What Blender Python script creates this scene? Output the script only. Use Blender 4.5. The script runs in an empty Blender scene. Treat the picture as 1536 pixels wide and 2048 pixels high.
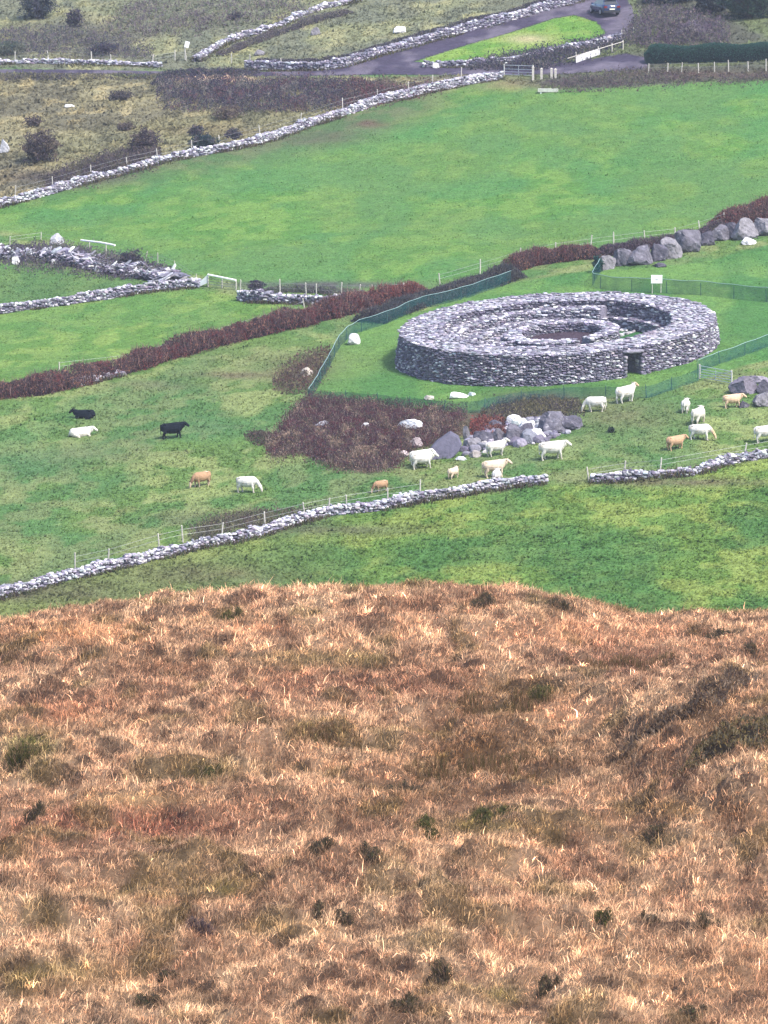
import bpy, math, random
import numpy as np
from mathutils import Vector, Matrix

rng = np.random.default_rng(7)
random.seed(7)
R = math.radians
scene = bpy.context.scene
COL = scene.collection

# ------------------------------------------------------------------ camera
FPX = 10400.0                      # focal length in photograph pixels (1536 wide)
DEP = R(10.28)                     # camera looks down by this much
CAMZ = 59.1
cam_d = bpy.data.cameras.new('camera')
cam = bpy.data.objects.new('camera', cam_d); COL.objects.link(cam)
cam_d.sensor_fit = 'HORIZONTAL'; cam_d.sensor_width = 36.0
cam_d.lens = 36.0 * FPX / 1536.0
cam_d.clip_start = 1.0; cam_d.clip_end = 4000.0
cam.location = (0, 0, CAMZ); cam.rotation_euler = (R(90) - DEP, 0, 0)
scene.camera = cam
CD, SD = math.cos(DEP), math.sin(DEP)

# ------------------------------------------------------------------ noise
def hash2(ix, iy, seed):
    n = (ix.astype(np.int64) * 374761393 + iy.astype(np.int64) * 668265263 + seed * 974634721) & 0xffffffff
    n = ((n ^ (n >> 13)) * 1274126177) & 0xffffffff
    n = ((n ^ (n >> 15)) * 2246822519) & 0xffffffff
    return ((n ^ (n >> 16)) & 0xffffffff) / 4294967296.0
def vnoise(x, y, seed=0):
    x = np.asarray(x, float); y = np.asarray(y, float)
    ix = np.floor(x); iy = np.floor(y); fx = x - ix; fy = y - iy
    fx = fx * fx * fx * (fx * (fx * 6 - 15) + 10); fy = fy * fy * fy * (fy * (fy * 6 - 15) + 10)
    a = hash2(ix, iy, seed); b = hash2(ix + 1, iy, seed); c = hash2(ix, iy + 1, seed); d = hash2(ix + 1, iy + 1, seed)
    return (a + (b - a) * fx) * (1 - fy) + (c + (d - c) * fx) * fy
def fbm(x, y, seed=0, octv=3):
    s = 0.0; a = 0.5; t = 0.0
    c, sn = math.cos(.6), math.sin(.6)
    for k in range(octv):
        s = s + a * vnoise(x, y, seed + 17 * k); t += a; a *= 0.5
        x, y = (x * c - y * sn) * 2.03 + 13.1, (x * sn + y * c) * 2.03 + 5.7
    return s / t
def sstep(a, b, x):
    t = np.clip((x - a) / (b - a), 0, 1); return t * t * (3 - 2 * t)

# ------------------------------------------------------------------ terrain
XF, YF = 13.3, 395.6
def hv(x, y):
    x = np.asarray(x, float); y = np.asarray(y, float)
    s = y - YF; u = np.clip(s, 0, 175)
    z = 0.0524 * s + 0.000176 * u * u + 0.0616 * np.clip(s - 175, 0, None)
    z = z + 0.075 * np.clip(x - XF, -75, 75)
    r = np.hypot(x - XF, y - YF)
    k = sstep(14, 30, r)
    z = z + k * 0.9 * (fbm(x / 16, y / 22, 3, 2) - .5) + 0.16 * (fbm(x / 2.6, y / 2.6, 5, 2) - .5) * sstep(10, 15, r)
    return z
YC = 171.0
CREST_PX = np.array([-400, 0, 200, 450, 600, 800, 950, 1080, 1150, 1230, 1300, 1400, 1536, 1900], float)
CREST_PY = np.array([1262, 1236, 1206, 1190, 1178, 1174, 1170, 1180, 1200, 1222, 1232, 1226, 1216, 1180], float) + 6
def hm0(x, y):
    y = np.asarray(y, float)
    s = np.clip(y - YC, 0, None)
    drop = np.where(s < 9, 0.0145 * s * s, 0.0145 * 81 + 0.261 * (s - 9))
    return 29.0 - 0.0692 * (y - 105.8) - drop
_u = (CREST_PX - 768) / FPX
_ys = np.linspace(120, 230, 441)
_off = []
for k in range(len(_u)):
    z = hm0(0 * _ys, _ys)
    dz = z - CAMZ
    depth = _ys * CD - dz * SD
    py = 1024 - FPX * (_ys * SD + dz * CD) / depth
    i = int(np.argmin(py)); _off.append((py[i] - CREST_PY[k]) * depth[i] / FPX)
_off = np.array(_off)
def hm(x, y):
    x = np.asarray(x, float); y = np.asarray(y, float)
    z = hm0(x, y)
    u = x / np.clip(y, 30, None)
    z = z + np.interp(u, _u, _off) * sstep(135, 172, y)
    near = 1 - sstep(150, 200, y)
    z = z + near * 0.9 * (fbm(x / 7, y / 11, 21, 2) - .5) + (0.25 + .75 * near) * (fbm(x / 1.5, y / 1.9, 23, 3) - .5) + .34 * near * (fbm(x / .55, y / .7, 25, 2) - .5)
    # bank rising at the right hand side
    z = z + 1.4 * sstep(5.6, 9.6, x + (y - 135) * .12) * sstep(118, 131, y) * (1 - sstep(146, 162, y))
    return z
def hall(x, y):
    return np.maximum(hm(x, y), hv(x, y))
def project(x, y, z):
    dz = z - CAMZ
    depth = y * CD - dz * SD
    return 768 + FPX * x / depth, 1024 - FPX * (y * SD + dz * CD) / depth, depth
def unproject(px, py, hf=None, lo=230.0, hi=900.0, dz=0.0):
    hf = hf or hv
    px = np.asarray(px, float); py = np.asarray(py, float)
    a = (px - 768) / FPX; b = (1024 - py) / FPX
    dx = a; dy = CD + b * SD; dzz = -SD + b * CD
    t0 = np.full(np.broadcast(px, py).shape, lo); t1 = np.full_like(t0, hi)
    for _ in range(36):
        t = (t0 + t1) / 2
        above = (CAMZ + dzz * t) > hf(dx * t, dy * t) + dz
        t0 = np.where(above, t, t0); t1 = np.where(above, t1, t)
    t = (t0 + t1) / 2
    x = dx * t; y = dy * t
    return x, y, hf(x, y) + dz
def P(px, py, moor=False):
    if moor:
        x, y, z = unproject(px, py, hm, 60., 172.)
    else:
        x, y, z = unproject(px, py)
    return Vector((float(x), float(y), float(z)))
def ppm(p):                        # photograph pixels per metre at a point
    return FPX / (p.y * CD - (p.z - CAMZ) * SD)

# ------------------------------------------------------------------ mesh helpers
def lin(c, k=1.0):
    c = np.asarray(c, float) / 255.0
    return np.where(c <= 0.04045, c / 12.92, ((c + 0.055) / 1.055) ** 2.4) * k
def mesh_np(name, V, faces, mat=None, tint=None, smooth=False):
    """faces: list of (n x k) int arrays; tint per vertex (n x 3)."""
    me = bpy.data.meshes.new(name)
    V = np.asarray(V, np.float32)
    me.vertices.add(len(V)); me.vertices.foreach_set('co', V.ravel())
    if not isinstance(faces, (list, tuple)): faces = [faces]
    faces = [np.asarray(f, np.int32) for f in faces if len(f)]
    loops = np.concatenate([f.ravel() for f in faces])
    tot = np.concatenate([np.full(len(f), f.shape[1], np.int32) for f in faces])
    start = np.concatenate([[0], np.cumsum(tot)[:-1]]).astype(np.int32)
    me.loops.add(len(loops)); me.loops.foreach_set('vertex_index', loops)
    me.polygons.add(len(tot)); me.polygons.foreach_set('loop_start', start)
    me.update(calc_edges=True)
    me.polygons.foreach_set('use_smooth', np.full(len(tot), smooth, bool))
    if tint is not None:
        at = me.color_attributes.new('tint', 'FLOAT_COLOR', 'POINT')
        c = np.ones((len(V), 4), np.float32); c[:, :3] = tint
        at.data.foreach_set('color', c.ravel())
    if mat: me.materials.append(mat)
    return me
def obj(name, me, parent=None, loc=None):
    o = bpy.data.objects.new(name, me); COL.objects.link(o)
    if parent: o.parent = parent
    if loc is not None: o.location = loc
    return o
def tag(o, label=None, cat=None, group=None, kind=None):
    if label: o['label'] = label
    if cat: o['category'] = cat
    if group: o['group'] = group
    if kind: o['kind'] = kind
    return o
def empty(name, loc, rz=0.0):
    o = bpy.data.objects.new(name, None); COL.objects.link(o)
    o.location = loc; o.rotation_euler = (0, 0, rz); o.empty_display_size = .3
    return o
def ico(sub):
    import bmesh
    bm = bmesh.new(); bmesh.ops.create_icosphere(bm, subdivisions=sub, radius=1.0)
    v = np.array([x.co[:] for x in bm.verts]); f = np.array([[w.index for w in p.verts] for p in bm.faces])
    bm.free(); return v, f
def box_vf(x0, x1, y0, y1, z0, z1):
    v = np.array([(x, y, z) for z in (z0, z1) for y in (y0, y1) for x in (x0, x1)], float)
    f = np.array([(0, 2, 3, 1), (4, 5, 7, 6), (0, 1, 5, 4), (2, 6, 7, 3), (0, 4, 6, 2), (1, 3, 7, 5)])
    return v, f
class MB:
    def __init__(s): s.V = []; s.F = {}; s.n = 0; s.T = []
    def add(s, v, f, tint=(1, 1, 1)):
        v = np.asarray(v, float)
        fs = f if isinstance(f, list) else [f]
        for q in fs:
            q = np.asarray(q); s.F.setdefault(q.shape[1], []).append(q + s.n)
        s.V.append(v); s.n += len(v)
        s.T.append(np.broadcast_to(np.asarray(tint, float), (len(v), 3)))
        return s
    def box(s, *a, tint=(1, 1, 1)): return s.add(*box_vf(*a), tint=tint)
    def tube(s, pts, r, n=6, tint=(1, 1, 1)):
        pts = [np.asarray(p, float) for p in pts]; rs = r if hasattr(r, '__len__') else [r] * len(pts)
        V = []
        for i, p in enumerate(pts):
            t = pts[min(i + 1, len(pts) - 1)] - pts[max(i - 1, 0)]; t = t / (np.linalg.norm(t) + 1e-9)
            a = np.array([0, 0, 1.]) if abs(t[2]) < .9 else np.array([1., 0, 0])
            u = np.cross(t, a); u /= np.linalg.norm(u); w = np.cross(u, t)
            for k in range(n):
                g = 2 * math.pi * k / n
                V.append(p + rs[i] * (math.cos(g) * u + math.sin(g) * w))
        F = [(i * n + k, i * n + (k + 1) % n, (i + 1) * n + (k + 1) % n, (i + 1) * n + k) for i in range(len(pts) - 1) for k in range(n)]
        m = len(pts)
        V.append(pts[0]); V.append(pts[-1])
        T = [(m * n, (k + 1) % n, k) for k in range(n)] + [(m * n + 1, (m - 1) * n + k, (m - 1) * n + (k + 1) % n) for k in range(n)]
        return s.add(np.array(V), [np.array(F), np.array(T)], tint)
    def build(s, name, mat, parent=None, smooth=False, loc=None):
        me = mesh_np(name, np.concatenate(s.V), [np.concatenate(q) for q in s.F.values()], mat, np.concatenate(s.T), smooth)
        return obj(name, me, parent, loc)

# ------------------------------------------------------------------ materials
def mat(name, base=None, rough=0.9, tint=False, noise=None, bump=None, spec=0.25, metal=0.0):
    """noise: list of (scale, lo, hi, detail) multipliers in object space; bump: (scale, dist)"""
    m = bpy.data.materials.new(name); m.use_nodes = True
    nt = m.node_tree; nt.nodes.clear()
    out = nt.nodes.new('ShaderNodeOutputMaterial'); bs = nt.nodes.new('ShaderNodeBsdfPrincipled')
    nt.links.new(bs.outputs[0], out.inputs[0])
    bs.inputs['Roughness'].default_value = rough; bs.inputs['Specular IOR Level'].default_value = spec
    bs.inputs['Metallic'].default_value = metal
    tc = nt.nodes.new('ShaderNodeTexCoord')
    if tint:
        a = nt.nodes.new('ShaderNodeAttribute'); a.attribute_name = 'tint'; col = a.outputs['Color']
    else:
        a = nt.nodes.new('ShaderNodeRGB'); a.outputs[0].default_value = (*base, 1); col = a.outputs[0]
    for (sc, lo, hi, det) in (noise or []):
        n = nt.nodes.new('ShaderNodeTexNoise'); n.inputs['Scale'].default_value = sc; n.inputs['Detail'].default_value = det
        n.inputs['Roughness'].default_value = .65
        nt.links.new(tc.outputs['Object'], n.inputs['Vector'])
        mr = nt.nodes.new('ShaderNodeMapRange'); mr.inputs[1].default_value = .3; mr.inputs[2].default_value = .7
        mr.inputs[3].default_value = lo; mr.inputs[4].default_value = hi
        nt.links.new(n.outputs['Fac'], mr.inputs[0])
        mx = nt.nodes.new('ShaderNodeVectorMath'); mx.operation = 'SCALE'
        nt.links.new(col, mx.inputs[0]); nt.links.new(mr.outputs[0], mx.inputs['Scale']); col = mx.outputs[0]
    nt.links.new(col, bs.inputs['Base Color'])
    if bump:
        n = nt.nodes.new('ShaderNodeTexNoise'); n.inputs['Scale'].default_value = bump[0]; n.inputs['Detail'].default_value = 4
        nt.links.new(tc.outputs['Object'], n.inputs['Vector'])
        b = nt.nodes.new('ShaderNodeBump'); b.inputs['Distance'].default_value = bump[1]; b.inputs['Strength'].default_value = 1
        nt.links.new(n.outputs['Fac'], b.inputs['Height']); nt.links.new(b.outputs[0], bs.inputs['Normal'])
    m['_col'] = 1
    return m
def lichen(m, scale, thr, colr, soft=.06, detail=5):
    """pale lichen patches mixed over the base colour of a rock material"""
    nt = m.node_tree; bs = next(n for n in nt.nodes if n.type == 'BSDF_PRINCIPLED')
    src = bs.inputs['Base Color'].links[0].from_socket
    tc = next(n for n in nt.nodes if n.type == 'TEX_COORD')
    n = nt.nodes.new('ShaderNodeTexNoise'); n.inputs['Scale'].default_value = scale; n.inputs['Detail'].default_value = detail
    n.inputs['Roughness'].default_value = .7
    nt.links.new(tc.outputs['Object'], n.inputs['Vector'])
    mr = nt.nodes.new('ShaderNodeMapRange'); mr.inputs[1].default_value = thr; mr.inputs[2].default_value = thr + soft
    nt.links.new(n.outputs['Fac'], mr.inputs[0])
    mx = nt.nodes.new('ShaderNodeMix'); mx.data_type = 'RGBA'
    nt.links.new(mr.outputs[0], mx.inputs['Factor']); nt.links.new(src, mx.inputs['A']); mx.inputs['B'].default_value = (*colr, 1)
    nt.links.new(mx.outputs['Result'], bs.inputs['Base Color'])
    return m

M = {}
M['ground'] = mat('grass_ground', tint=True, noise=[(3.2, .68, 1.3, 5), (.9, .88, 1.12, 2), (11.0, .8, 1.2, 2)], bump=(5.0, .14), spec=.1)
M['track'] = mat('gravel_track', tint=True, noise=[(2.2, .75, 1.25, 5), (.5, .8, 1.15, 2)], bump=(6.0, .05), spec=.1)
M['blade'] = mat('grass_blade', tint=True, rough=.8, spec=.15)
M['leaf'] = mat('leaf', tint=True, rough=.85, spec=.12)
def translucent(m, f):
    nt = m.node_tree; bs = next(n for n in nt.nodes if n.type == 'BSDF_PRINCIPLED'); out = next(n for n in nt.nodes if n.type == 'OUTPUT_MATERIAL')
    t = nt.nodes.new('ShaderNodeBsdfTranslucent'); mx = nt.nodes.new('ShaderNodeMixShader'); mx.inputs[0].default_value = f
    nt.links.new(bs.inputs['Base Color'].links[0].from_socket, t.inputs[0])
    nt.links.new(bs.outputs[0], mx.inputs[1]); nt.links.new(t.outputs[0], mx.inputs[2]); nt.links.new(mx.outputs[0], out.inputs[0])
M['turf'] = mat('turf_blade', tint=True, rough=.85, spec=.08)
def soften(m, f):
    nt = m.node_tree; bs = next(n for n in nt.nodes if n.type == 'BSDF_PRINCIPLED')
    g = nt.nodes.new('ShaderNodeNewGeometry'); mx = nt.nodes.new('ShaderNodeVectorMath'); mx.operation = 'MULTIPLY_ADD'
    mx.inputs[1].default_value = (1 - f,) * 3; mx.inputs[2].default_value = (0, 0, f)
    nn = nt.nodes.new('ShaderNodeVectorMath'); nn.operation = 'NORMALIZE'
    nt.links.new(g.outputs['Normal'], mx.inputs[0]); nt.links.new(mx.outputs[0], nn.inputs[0]); nt.links.new(nn.outputs[0], bs.inputs['Normal'])
soften(M['turf'], .75); soften(M['leaf'], .45)
translucent(M['blade'], .5); translucent(M['leaf'], .42); translucent(M['turf'], .5)
M['stone'] = lichen(mat('wall_stone', tint=True, noise=[(5.0, .65, 1.3, 4)], bump=(8.0, .05), spec=.15), 3.2, .63, (.42, .415, .45))
M['core'] = mat('wall_core', base=(.045, .042, .055), rough=1, spec=.05)
M['rock'] = lichen(mat('boulder_rock', tint=True, noise=[(2.2, .6, 1.3, 6)], bump=(3.5, .12), spec=.15), 2.4, .60, (.36, .35, .37), .1)
M['rock_white'] = mat('pale_rock', tint=True, noise=[(3.0, .7, 1.1, 5)], bump=(4.0, .08), spec=.15)
M['rock_dark'] = mat('dark_rock', tint=True, noise=[(3.0, .8, 1.2, 5)], bump=(4.0, .05), spec=.15)
M['post'] = mat('weathered_post', base=(.50, .47, .42), noise=[(6, .7, 1.15, 3)], rough=.9)
M['wire'] = mat('fence_wire', base=(.30, .31, .32), rough=.5, metal=.6)
M['white_paint'] = mat('white_paint', base=(.80, .80, .80), noise=[(3, .88, 1.05, 3)], rough=.6)
M['metal'] = mat('galvanised_metal', base=(.50, .53, .56), rough=.45, metal=.5)
M['rope'] = mat('netting_rope', base=(.22, .32, .33), rough=.8)
def net_mat():
    m = bpy.data.materials.new('green_netting'); m.use_nodes = True; nt = m.node_tree; nt.nodes.clear()
    out = nt.nodes.new('ShaderNodeOutputMaterial'); d = nt.nodes.new('ShaderNodeBsdfDiffuse'); t = nt.nodes.new('ShaderNodeBsdfTransparent')
    mx = nt.nodes.new('ShaderNodeMixShader'); d.inputs[0].default_value = (.018, .080, .088, 1)
    tc = nt.nodes.new('ShaderNodeTexCoord'); n = nt.nodes.new('ShaderNodeTexNoise'); n.inputs['Scale'].default_value = .8
    mr = nt.nodes.new('ShaderNodeMapRange'); mr.inputs[1].default_value = .3; mr.inputs[2].default_value = .7
    mr.inputs[3].default_value = .28; mr.inputs[4].default_value = .52
    nt.links.new(tc.outputs['Object'], n.inputs['Vector']); nt.links.new(n.outputs['Fac'], mr.inputs[0]); nt.links.new(mr.outputs[0], mx.inputs[0])
    nt.links.new(t.outputs[0], mx.inputs[1]); nt.links.new(d.outputs[0], mx.inputs[2]); nt.links.new(mx.outputs[0], out.inputs[0])
    return m
M['net'] = net_mat()

# ------------------------------------------------------------------ ground plan (zones measured on the photograph)
def sdist(px, py, poly):
    """signed distance to a polygon, positive inside"""
    poly = np.asarray(poly, float); n = len(poly)
    d2 = np.full(px.shape, 1e18); inside = np.zeros(px.shape, bool)
    for i in range(n):
        x0, y0 = poly[i]; x1, y1 = poly[(i + 1) % n]
        ex, ey = x1 - x0, y1 - y0
        wx, wy = px - x0, py - y0
        t = np.clip((wx * ex + wy * ey) / (ex * ex + ey * ey + 1e-9), 0, 1)
        d2 = np.minimum(d2, (wx - t * ex) ** 2 + (wy - t * ey) ** 2)
        c = (y0 > py) != (y1 > py)
        xi = x0 + (py - y0) * ex / (ey if abs(ey) > 1e-9 else 1e-9)
        inside ^= c & (px < xi)
    d = np.sqrt(d2); return np.where(inside, d, -d)
Z_UPPER = [(-60, 425), (0, 412), (105, 388), (240, 350), (380, 315), (520, 287), (680, 236), (830, 192), (1000, 160), (1090, 183), (1300, 166), (1536, 156), (1800, 150),
           (1800, 380), (1536, 430), (1340, 480), (1180, 500), (1030, 540), (830, 585), (690, 585), (500, 572), (330, 535), (160, 495), (0, 462), (-60, 455)]
Z_LEFT = [(-60, 630), (130, 608), (390, 575), (490, 600), (700, 606), (560, 640), (330, 690), (110, 750), (-60, 780)]
Z_LEFT2 = [(-60, 520), (60, 530), (200, 548), (330, 565), (260, 588), (0, 626), (-60, 630)]
Z_FORT = [(617, 802), (633, 780), (680, 693), (715, 664), (780, 643), (916, 600), (1022, 565), (1182, 540), (1190, 520), (1240, 540), (1400, 525), (1536, 490), (1800, 430), (1800, 640),
          (1536, 720), (1396, 760), (1290, 797), (1160, 795), (1060, 800), (955, 822), (800, 815)]
Z_LOWER = [(-60, 1215), (100, 1170), (300, 1122), (560, 1060), (740, 1023), (920, 993), (1095, 970), (1178, 965), (1340, 955), (1536, 918), (1800, 880), (1800, 1500), (-60, 1500)]
Z_ROUGH = [(-200, 140), (330, 152), (700, 155), (1000, 150), (1000, 158), (830, 190), (680, 232), (520, 285), (380, 312), (240, 348), (0, 410), (-200, 450)]
Z_HILL = [(-300, -400), (1180, -400), (1180, 5), (1020, 40), (830, 90), (700, 139), (500, 143), (200, 140), (0, 138), (-300, 138)]
Z_TRI = [(825, 122), (920, 92), (1030, 60), (1110, 34), (1150, 28), (1195, 40), (1215, 62), (1180, 84), (1080, 104), (1000, 116), (880, 125)]
Z_EAST = [(1180, -400), (2000, -400), (2000, 160), (1536, 158), (1300, 168), (1090, 182), (1000, 160), (1000, 118), (1130, 103), (1235, 82), (1265, 40)]
TRACK = [(-80, 139), (200, 141), (420, 146), (600, 143), (690, 134), (745, 116), (832, 92), (930, 64), (1020, 42), (1120, 14), (1180, -8), (1250, -8), (1268, 30), (1262, 55), (1235, 78),
         (1180, 88), (1214, 66), (1196, 44), (1150, 30), (1110, 36), (1030, 62), (920, 94), (825, 124), (900, 131), (1010, 134), (1140, 126), (1250, 108), (1300, 118), (1290, 138), (1130, 148), (1000, 150), (760, 149), (600, 152), (420, 152), (200, 147), (-80, 145)]
THICKET = [(612, 798), (700, 806), (830, 818), (935, 825), (990, 815), (1060, 800), (1140, 808), (1130, 835), (1060, 850), (980, 862), (930, 872), (880, 885), (825, 900), (795, 930), (740, 948), (670, 935), (600, 905), (548, 915), (530, 893), (560, 860)]
SC = 0.50                           # picture value -> base colour
def mixc(a, b, f): return a + (b - a) * f[..., None]
def ground_color(x, y, z):
    px, py, d = project(x, y, z)
    L = lambda c: lin(c, SC)
    n1 = fbm(x / 5.0, y / 9.0, 31, 3); n2 = fbm(x / 1.6, y / 2.6, 37, 3); n3 = fbm(x / 14, y / 20, 41, 2); n4 = fbm(x / 3, y / 3, 43, 2)
    c1 = sstep(.38, .62, n1); c2 = sstep(.40, .60, n2); c3 = sstep(.35, .65, n3); c4 = sstep(.5, .72, n4)
    one = np.ones(x.shape + (1,))
    # cattle pasture
    col = mixc(one * L((110, 148, 80)), L((166, 182, 116)), c2 * .8)
    col = mixc(col, L((84, 138, 84)), c1 * .6); col = mixc(col, L((140, 146, 100)), c3 * .35 * c2)
    # lower field in front of the wall
    def put(poly, c, soft=6.0):
        nonlocal col
        k = sstep(-soft, soft, sdist(px, py, poly) + (n4 - .5) * soft * 1.6)[..., None]
        col = col * (1 - k) + c * k
    lo = mixc(one * L((116, 158, 78)), L((160, 184, 98)), c2 * .75); lo = mixc(lo, L((80, 136, 74)), sstep(.46, .66, n1) * .75)
    lo = mixc(lo, L((156, 160, 100)), sstep(800, 250, px) * .7)
    put(Z_LOWER, lo)
    up = mixc(one * L((96, 151, 72)), L((126, 170, 86)), c2 * .7); up = mixc(up, L((84, 146, 84)), c1 * .7); up = mixc(up, L((110, 148, 84)), c3 * .4)
    put(Z_UPPER, up)
    k = sstep(0, 55, -sdist(px, py, [(-200, 420), (520, 292), (1000, 168), (1000, 0), (-200, 0)]))
    col = mixc(col, mixc(one * L((92, 120, 80)), L((120, 120, 92)), c2), (1 - k) * (sdist(px, py, Z_UPPER) > 0) * .75 * sstep(1000, 800, px))
    lf = mixc(one * L((104, 152, 74)), L((138, 174, 92)), c2 * .8); lf = mixc(lf, L((90, 144, 80)), c1 * .45)
    put(Z_LEFT, lf); put(Z_LEFT2, mixc(lf, L((90, 130, 84)), c3 * .6))
    ft = mixc(one * L((84, 142, 76)), L((122, 168, 90)), c1 * .7); ft = mixc(ft, L((92, 146, 82)), c2 * .4)
    put(Z_FORT, ft, 4)
    ro = mixc(one * L((176, 168, 128)), L((126, 122, 102)), c1 * .8); ro = mixc(ro, L((206, 190, 142)), sstep(.52, .75, n2) * .8); ro = mixc(ro, L((132, 138, 102)), c3 * .4)
    put(Z_ROUGH, ro, 4)
    hl = mixc(one * L((158, 162, 122)), L((194, 190, 140)), c2 * .7); hl = mixc(hl, L((120, 126, 112)), c1 * .7); hl = mixc(hl, L((116, 108, 106)), sstep(.4, .8, n3) * .5 * sstep(420, 200, px))
    put(Z_HILL, hl, 4)
    put(Z_EAST, mixc(one * L((110, 112, 96)), L((128, 140, 96)), c1), 4)
    put(Z_TRI, mixc(mixc(one * L((110, 164, 72)), L((146, 184, 92)), c2 * .7), L((206, 196, 146)), np.exp(-((px - 1055) / 45) ** 2 - ((py - 78) / 9) ** 2)), 3)
    put(THICKET, mixc(one * L((92, 74, 72)), L((114, 104, 84)), c2), 4)
    def blob(bx, by, rx, ry, c, w=.8):
        nonlocal col
        k = (np.exp(-(((px - bx) / rx) ** 2 + ((py - by) / ry) ** 2)) * (.5 + n2) * w).clip(0, 1)[..., None]
        col = col * (1 - k) + L(c) * k
    blob(1010, 170, 60, 12, (176, 158, 108)); blob(640, 275, 90, 14, (108, 108, 84)); blob(740, 248, 40, 8, (118, 98, 84))
    blob(600, 740, 60, 22, (112, 96, 80), 1.1); blob(470, 750, 90, 8, (134, 126, 94), 1); blob(540, 720, 160, 26, (140, 150, 98), .7); blob(330, 770, 120, 10, (130, 130, 96), .5)
    blob(1080, 800, 90, 18, (118, 116, 84), 1.2); blob(470, 1040, 110, 14, (106, 106, 82), .9); blob(100, 1170, 120, 12, (104, 98, 82), .6); blob(1240, 830, 110, 40, (134, 142, 96), .8)
    blob(420, 1150, 150, 20, (124, 118, 86), .7); blob(60, 1190, 160, 14, (104, 92, 80), .7); blob(680, 1060, 160, 12, (110, 104, 86), .6); blob(1360, 965, 180, 9, (134, 124, 96), .8)
    blob(650, 570, 190, 8, (104, 104, 98), 1); blob(1400, 150, 170, 9, (116, 96, 88), .9); blob(1150, 165, 120, 9, (104, 100, 96), .9); blob(430, 850, 90, 22, (84, 140, 90), .6)
    blob(60, 930, 110, 30, (92, 142, 94), .6); blob(180, 905, 120, 22, (130, 146, 100), .6); blob(430, 158, 70, 6, (236, 204, 176), 2.2); blob(120, 355, 130, 16, (96, 88, 84), .9); blob(420, 262, 120, 12, (160, 148, 110), .8)
    k = sstep(-3, 3, sdist(px, py, TRACK))
    col = mixc(col, mixc(one * L((88, 80, 98)), L((122, 114, 124)), c2), k)
    gsat = sstep(.02, .09, col[..., 1] - col[..., 0])[..., None]
    col = col * (1 + gsat * np.array([.16, .03, -.04]))
    # beyond the crest the ground is moor again
    rim = sstep(4.0, .3, hv(x, y) - hm(x, y))
    col = mixc(col, mixc(one * L((150, 112, 82)), L((128, 108, 70)), c2), rim)
    return np.clip(col, .004, .9)

def grid(xs, ys, hf):
    X, Y = np.meshgrid(xs, ys); Zz = hf(X, Y)
    nx, ny = len(xs), len(ys)
    i = np.arange((ny - 1) * (nx - 1)); r = i // (nx - 1); c = i % (nx - 1); b = r * nx + c
    return X.ravel(), Y.ravel(), Zz.ravel(), np.stack([b, b + 1, b + nx + 1, b + nx], 1)
def valley_z(x, y):
    return hv(x, y) + .10 * (fbm(x / .55, y / .55, 51, 2) - .5) * sstep(9, 14, np.hypot(x - XF, y - YF))
xs = np.concatenate([np.arange(-140, -52, 4.0), np.arange(-52, 52.01, .3), np.arange(56, 141, 4.0)])
ys = np.concatenate([np.arange(250, 312, 1.5), np.arange(312, 480, .36), np.arange(480, 580, .5), np.arange(580, 900, 8.0)])
X, Y, Zz, F = grid(xs, ys, valley_z)
tag(obj('pasture', mesh_np('pasture', np.stack([X, Y, Zz], 1), F, M['ground'], ground_color(X, Y, Zz), True)), kind='structure')

# moor colours
MOOR_BLOBS = [  # px, py, rx, ry, colour, weight
    (230, 1650, 260, 45, (138, 84, 66), 1.0), (60, 1700, 160, 40, (140, 92, 70), .7), (960, 1500, 190, 60, (120, 88, 56), .95), (1010, 1400, 90, 40, (124, 100, 66), .8),
    (1240, 1330, 150, 35, (124, 84, 70), .8), (1090, 1380, 90, 25, (110, 88, 56), .9), (650, 1380, 280, 40, (146, 98, 76), .7), (300, 1330, 200, 26, (134, 98, 72), .7),
    (590, 1320, 80, 16, (128, 116, 66), .8), (720, 1320, 60, 18, (122, 114, 64), .8), (60, 1490, 60, 38, (92, 92, 44), 1.1), (640, 1470, 60, 26, (118, 104, 60), .8), (420, 1540, 70, 24, (110, 98, 50), .9),
    (850, 1590, 160, 20, (112, 84, 56), .8), (1240, 1520, 120, 40, (120, 92, 70), .8), (1450, 1440, 120, 50, (136, 104, 72), .8), (960, 1655, 110, 20, (112, 100, 48), 1.0), (1330, 1680, 90, 18, (116, 98, 60), .7),
    (330, 1790, 150, 18, (128, 112, 66), .7), (460, 1780, 40, 14, (122, 122, 52), 1), (150, 1950, 130, 30, (126, 110, 62), .8), (40, 1970, 50, 30, (104, 90, 52), .9), (380, 1990, 90, 20, (110, 86, 62), .7),
    (1190, 1900, 70, 30, (146, 112, 78), .6), (1010, 1990, 40, 25, (112, 106, 52), .9), (860, 1880, 50, 30, (128, 116, 74), .7), (450, 1240, 100, 14, (126, 96, 62), .7), (950, 1205, 70, 22, (128, 90, 66), .9),
    (800, 1210, 50, 18, (120, 84, 62), .8), (1110, 1215, 70, 18, (116, 92, 64), .8), (150, 1270, 140, 24, (206, 152, 108), .7), (1150, 1270, 260, 30, (206, 156, 122), .7), (120, 1430, 130, 28, (206, 146, 112), .7), (1130, 1420, 70, 22, (226, 176, 138), .8),
    (280, 1600, 120, 14, (230, 190, 140), .8), (1180, 1640, 120, 22, (216, 168, 132), .6), (880, 1690, 140, 14, (222, 176, 140), .7), (700, 1620, 120, 20, (130, 94, 66), .7), (1330, 1620, 100, 20, (170, 134, 84), .6), (560, 1860, 80, 20, (168, 140, 90), .6),
    (1480, 1620, 80, 40, (156, 116, 84), .6), (1380, 1960, 140, 40, (214, 166, 124), .5), (240, 1440, 130, 20, (128, 96, 70), .7), (520, 1260, 70, 10, (220, 160, 120), .6), (700, 1540, 110, 18, (196, 146, 108), .5)]
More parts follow.
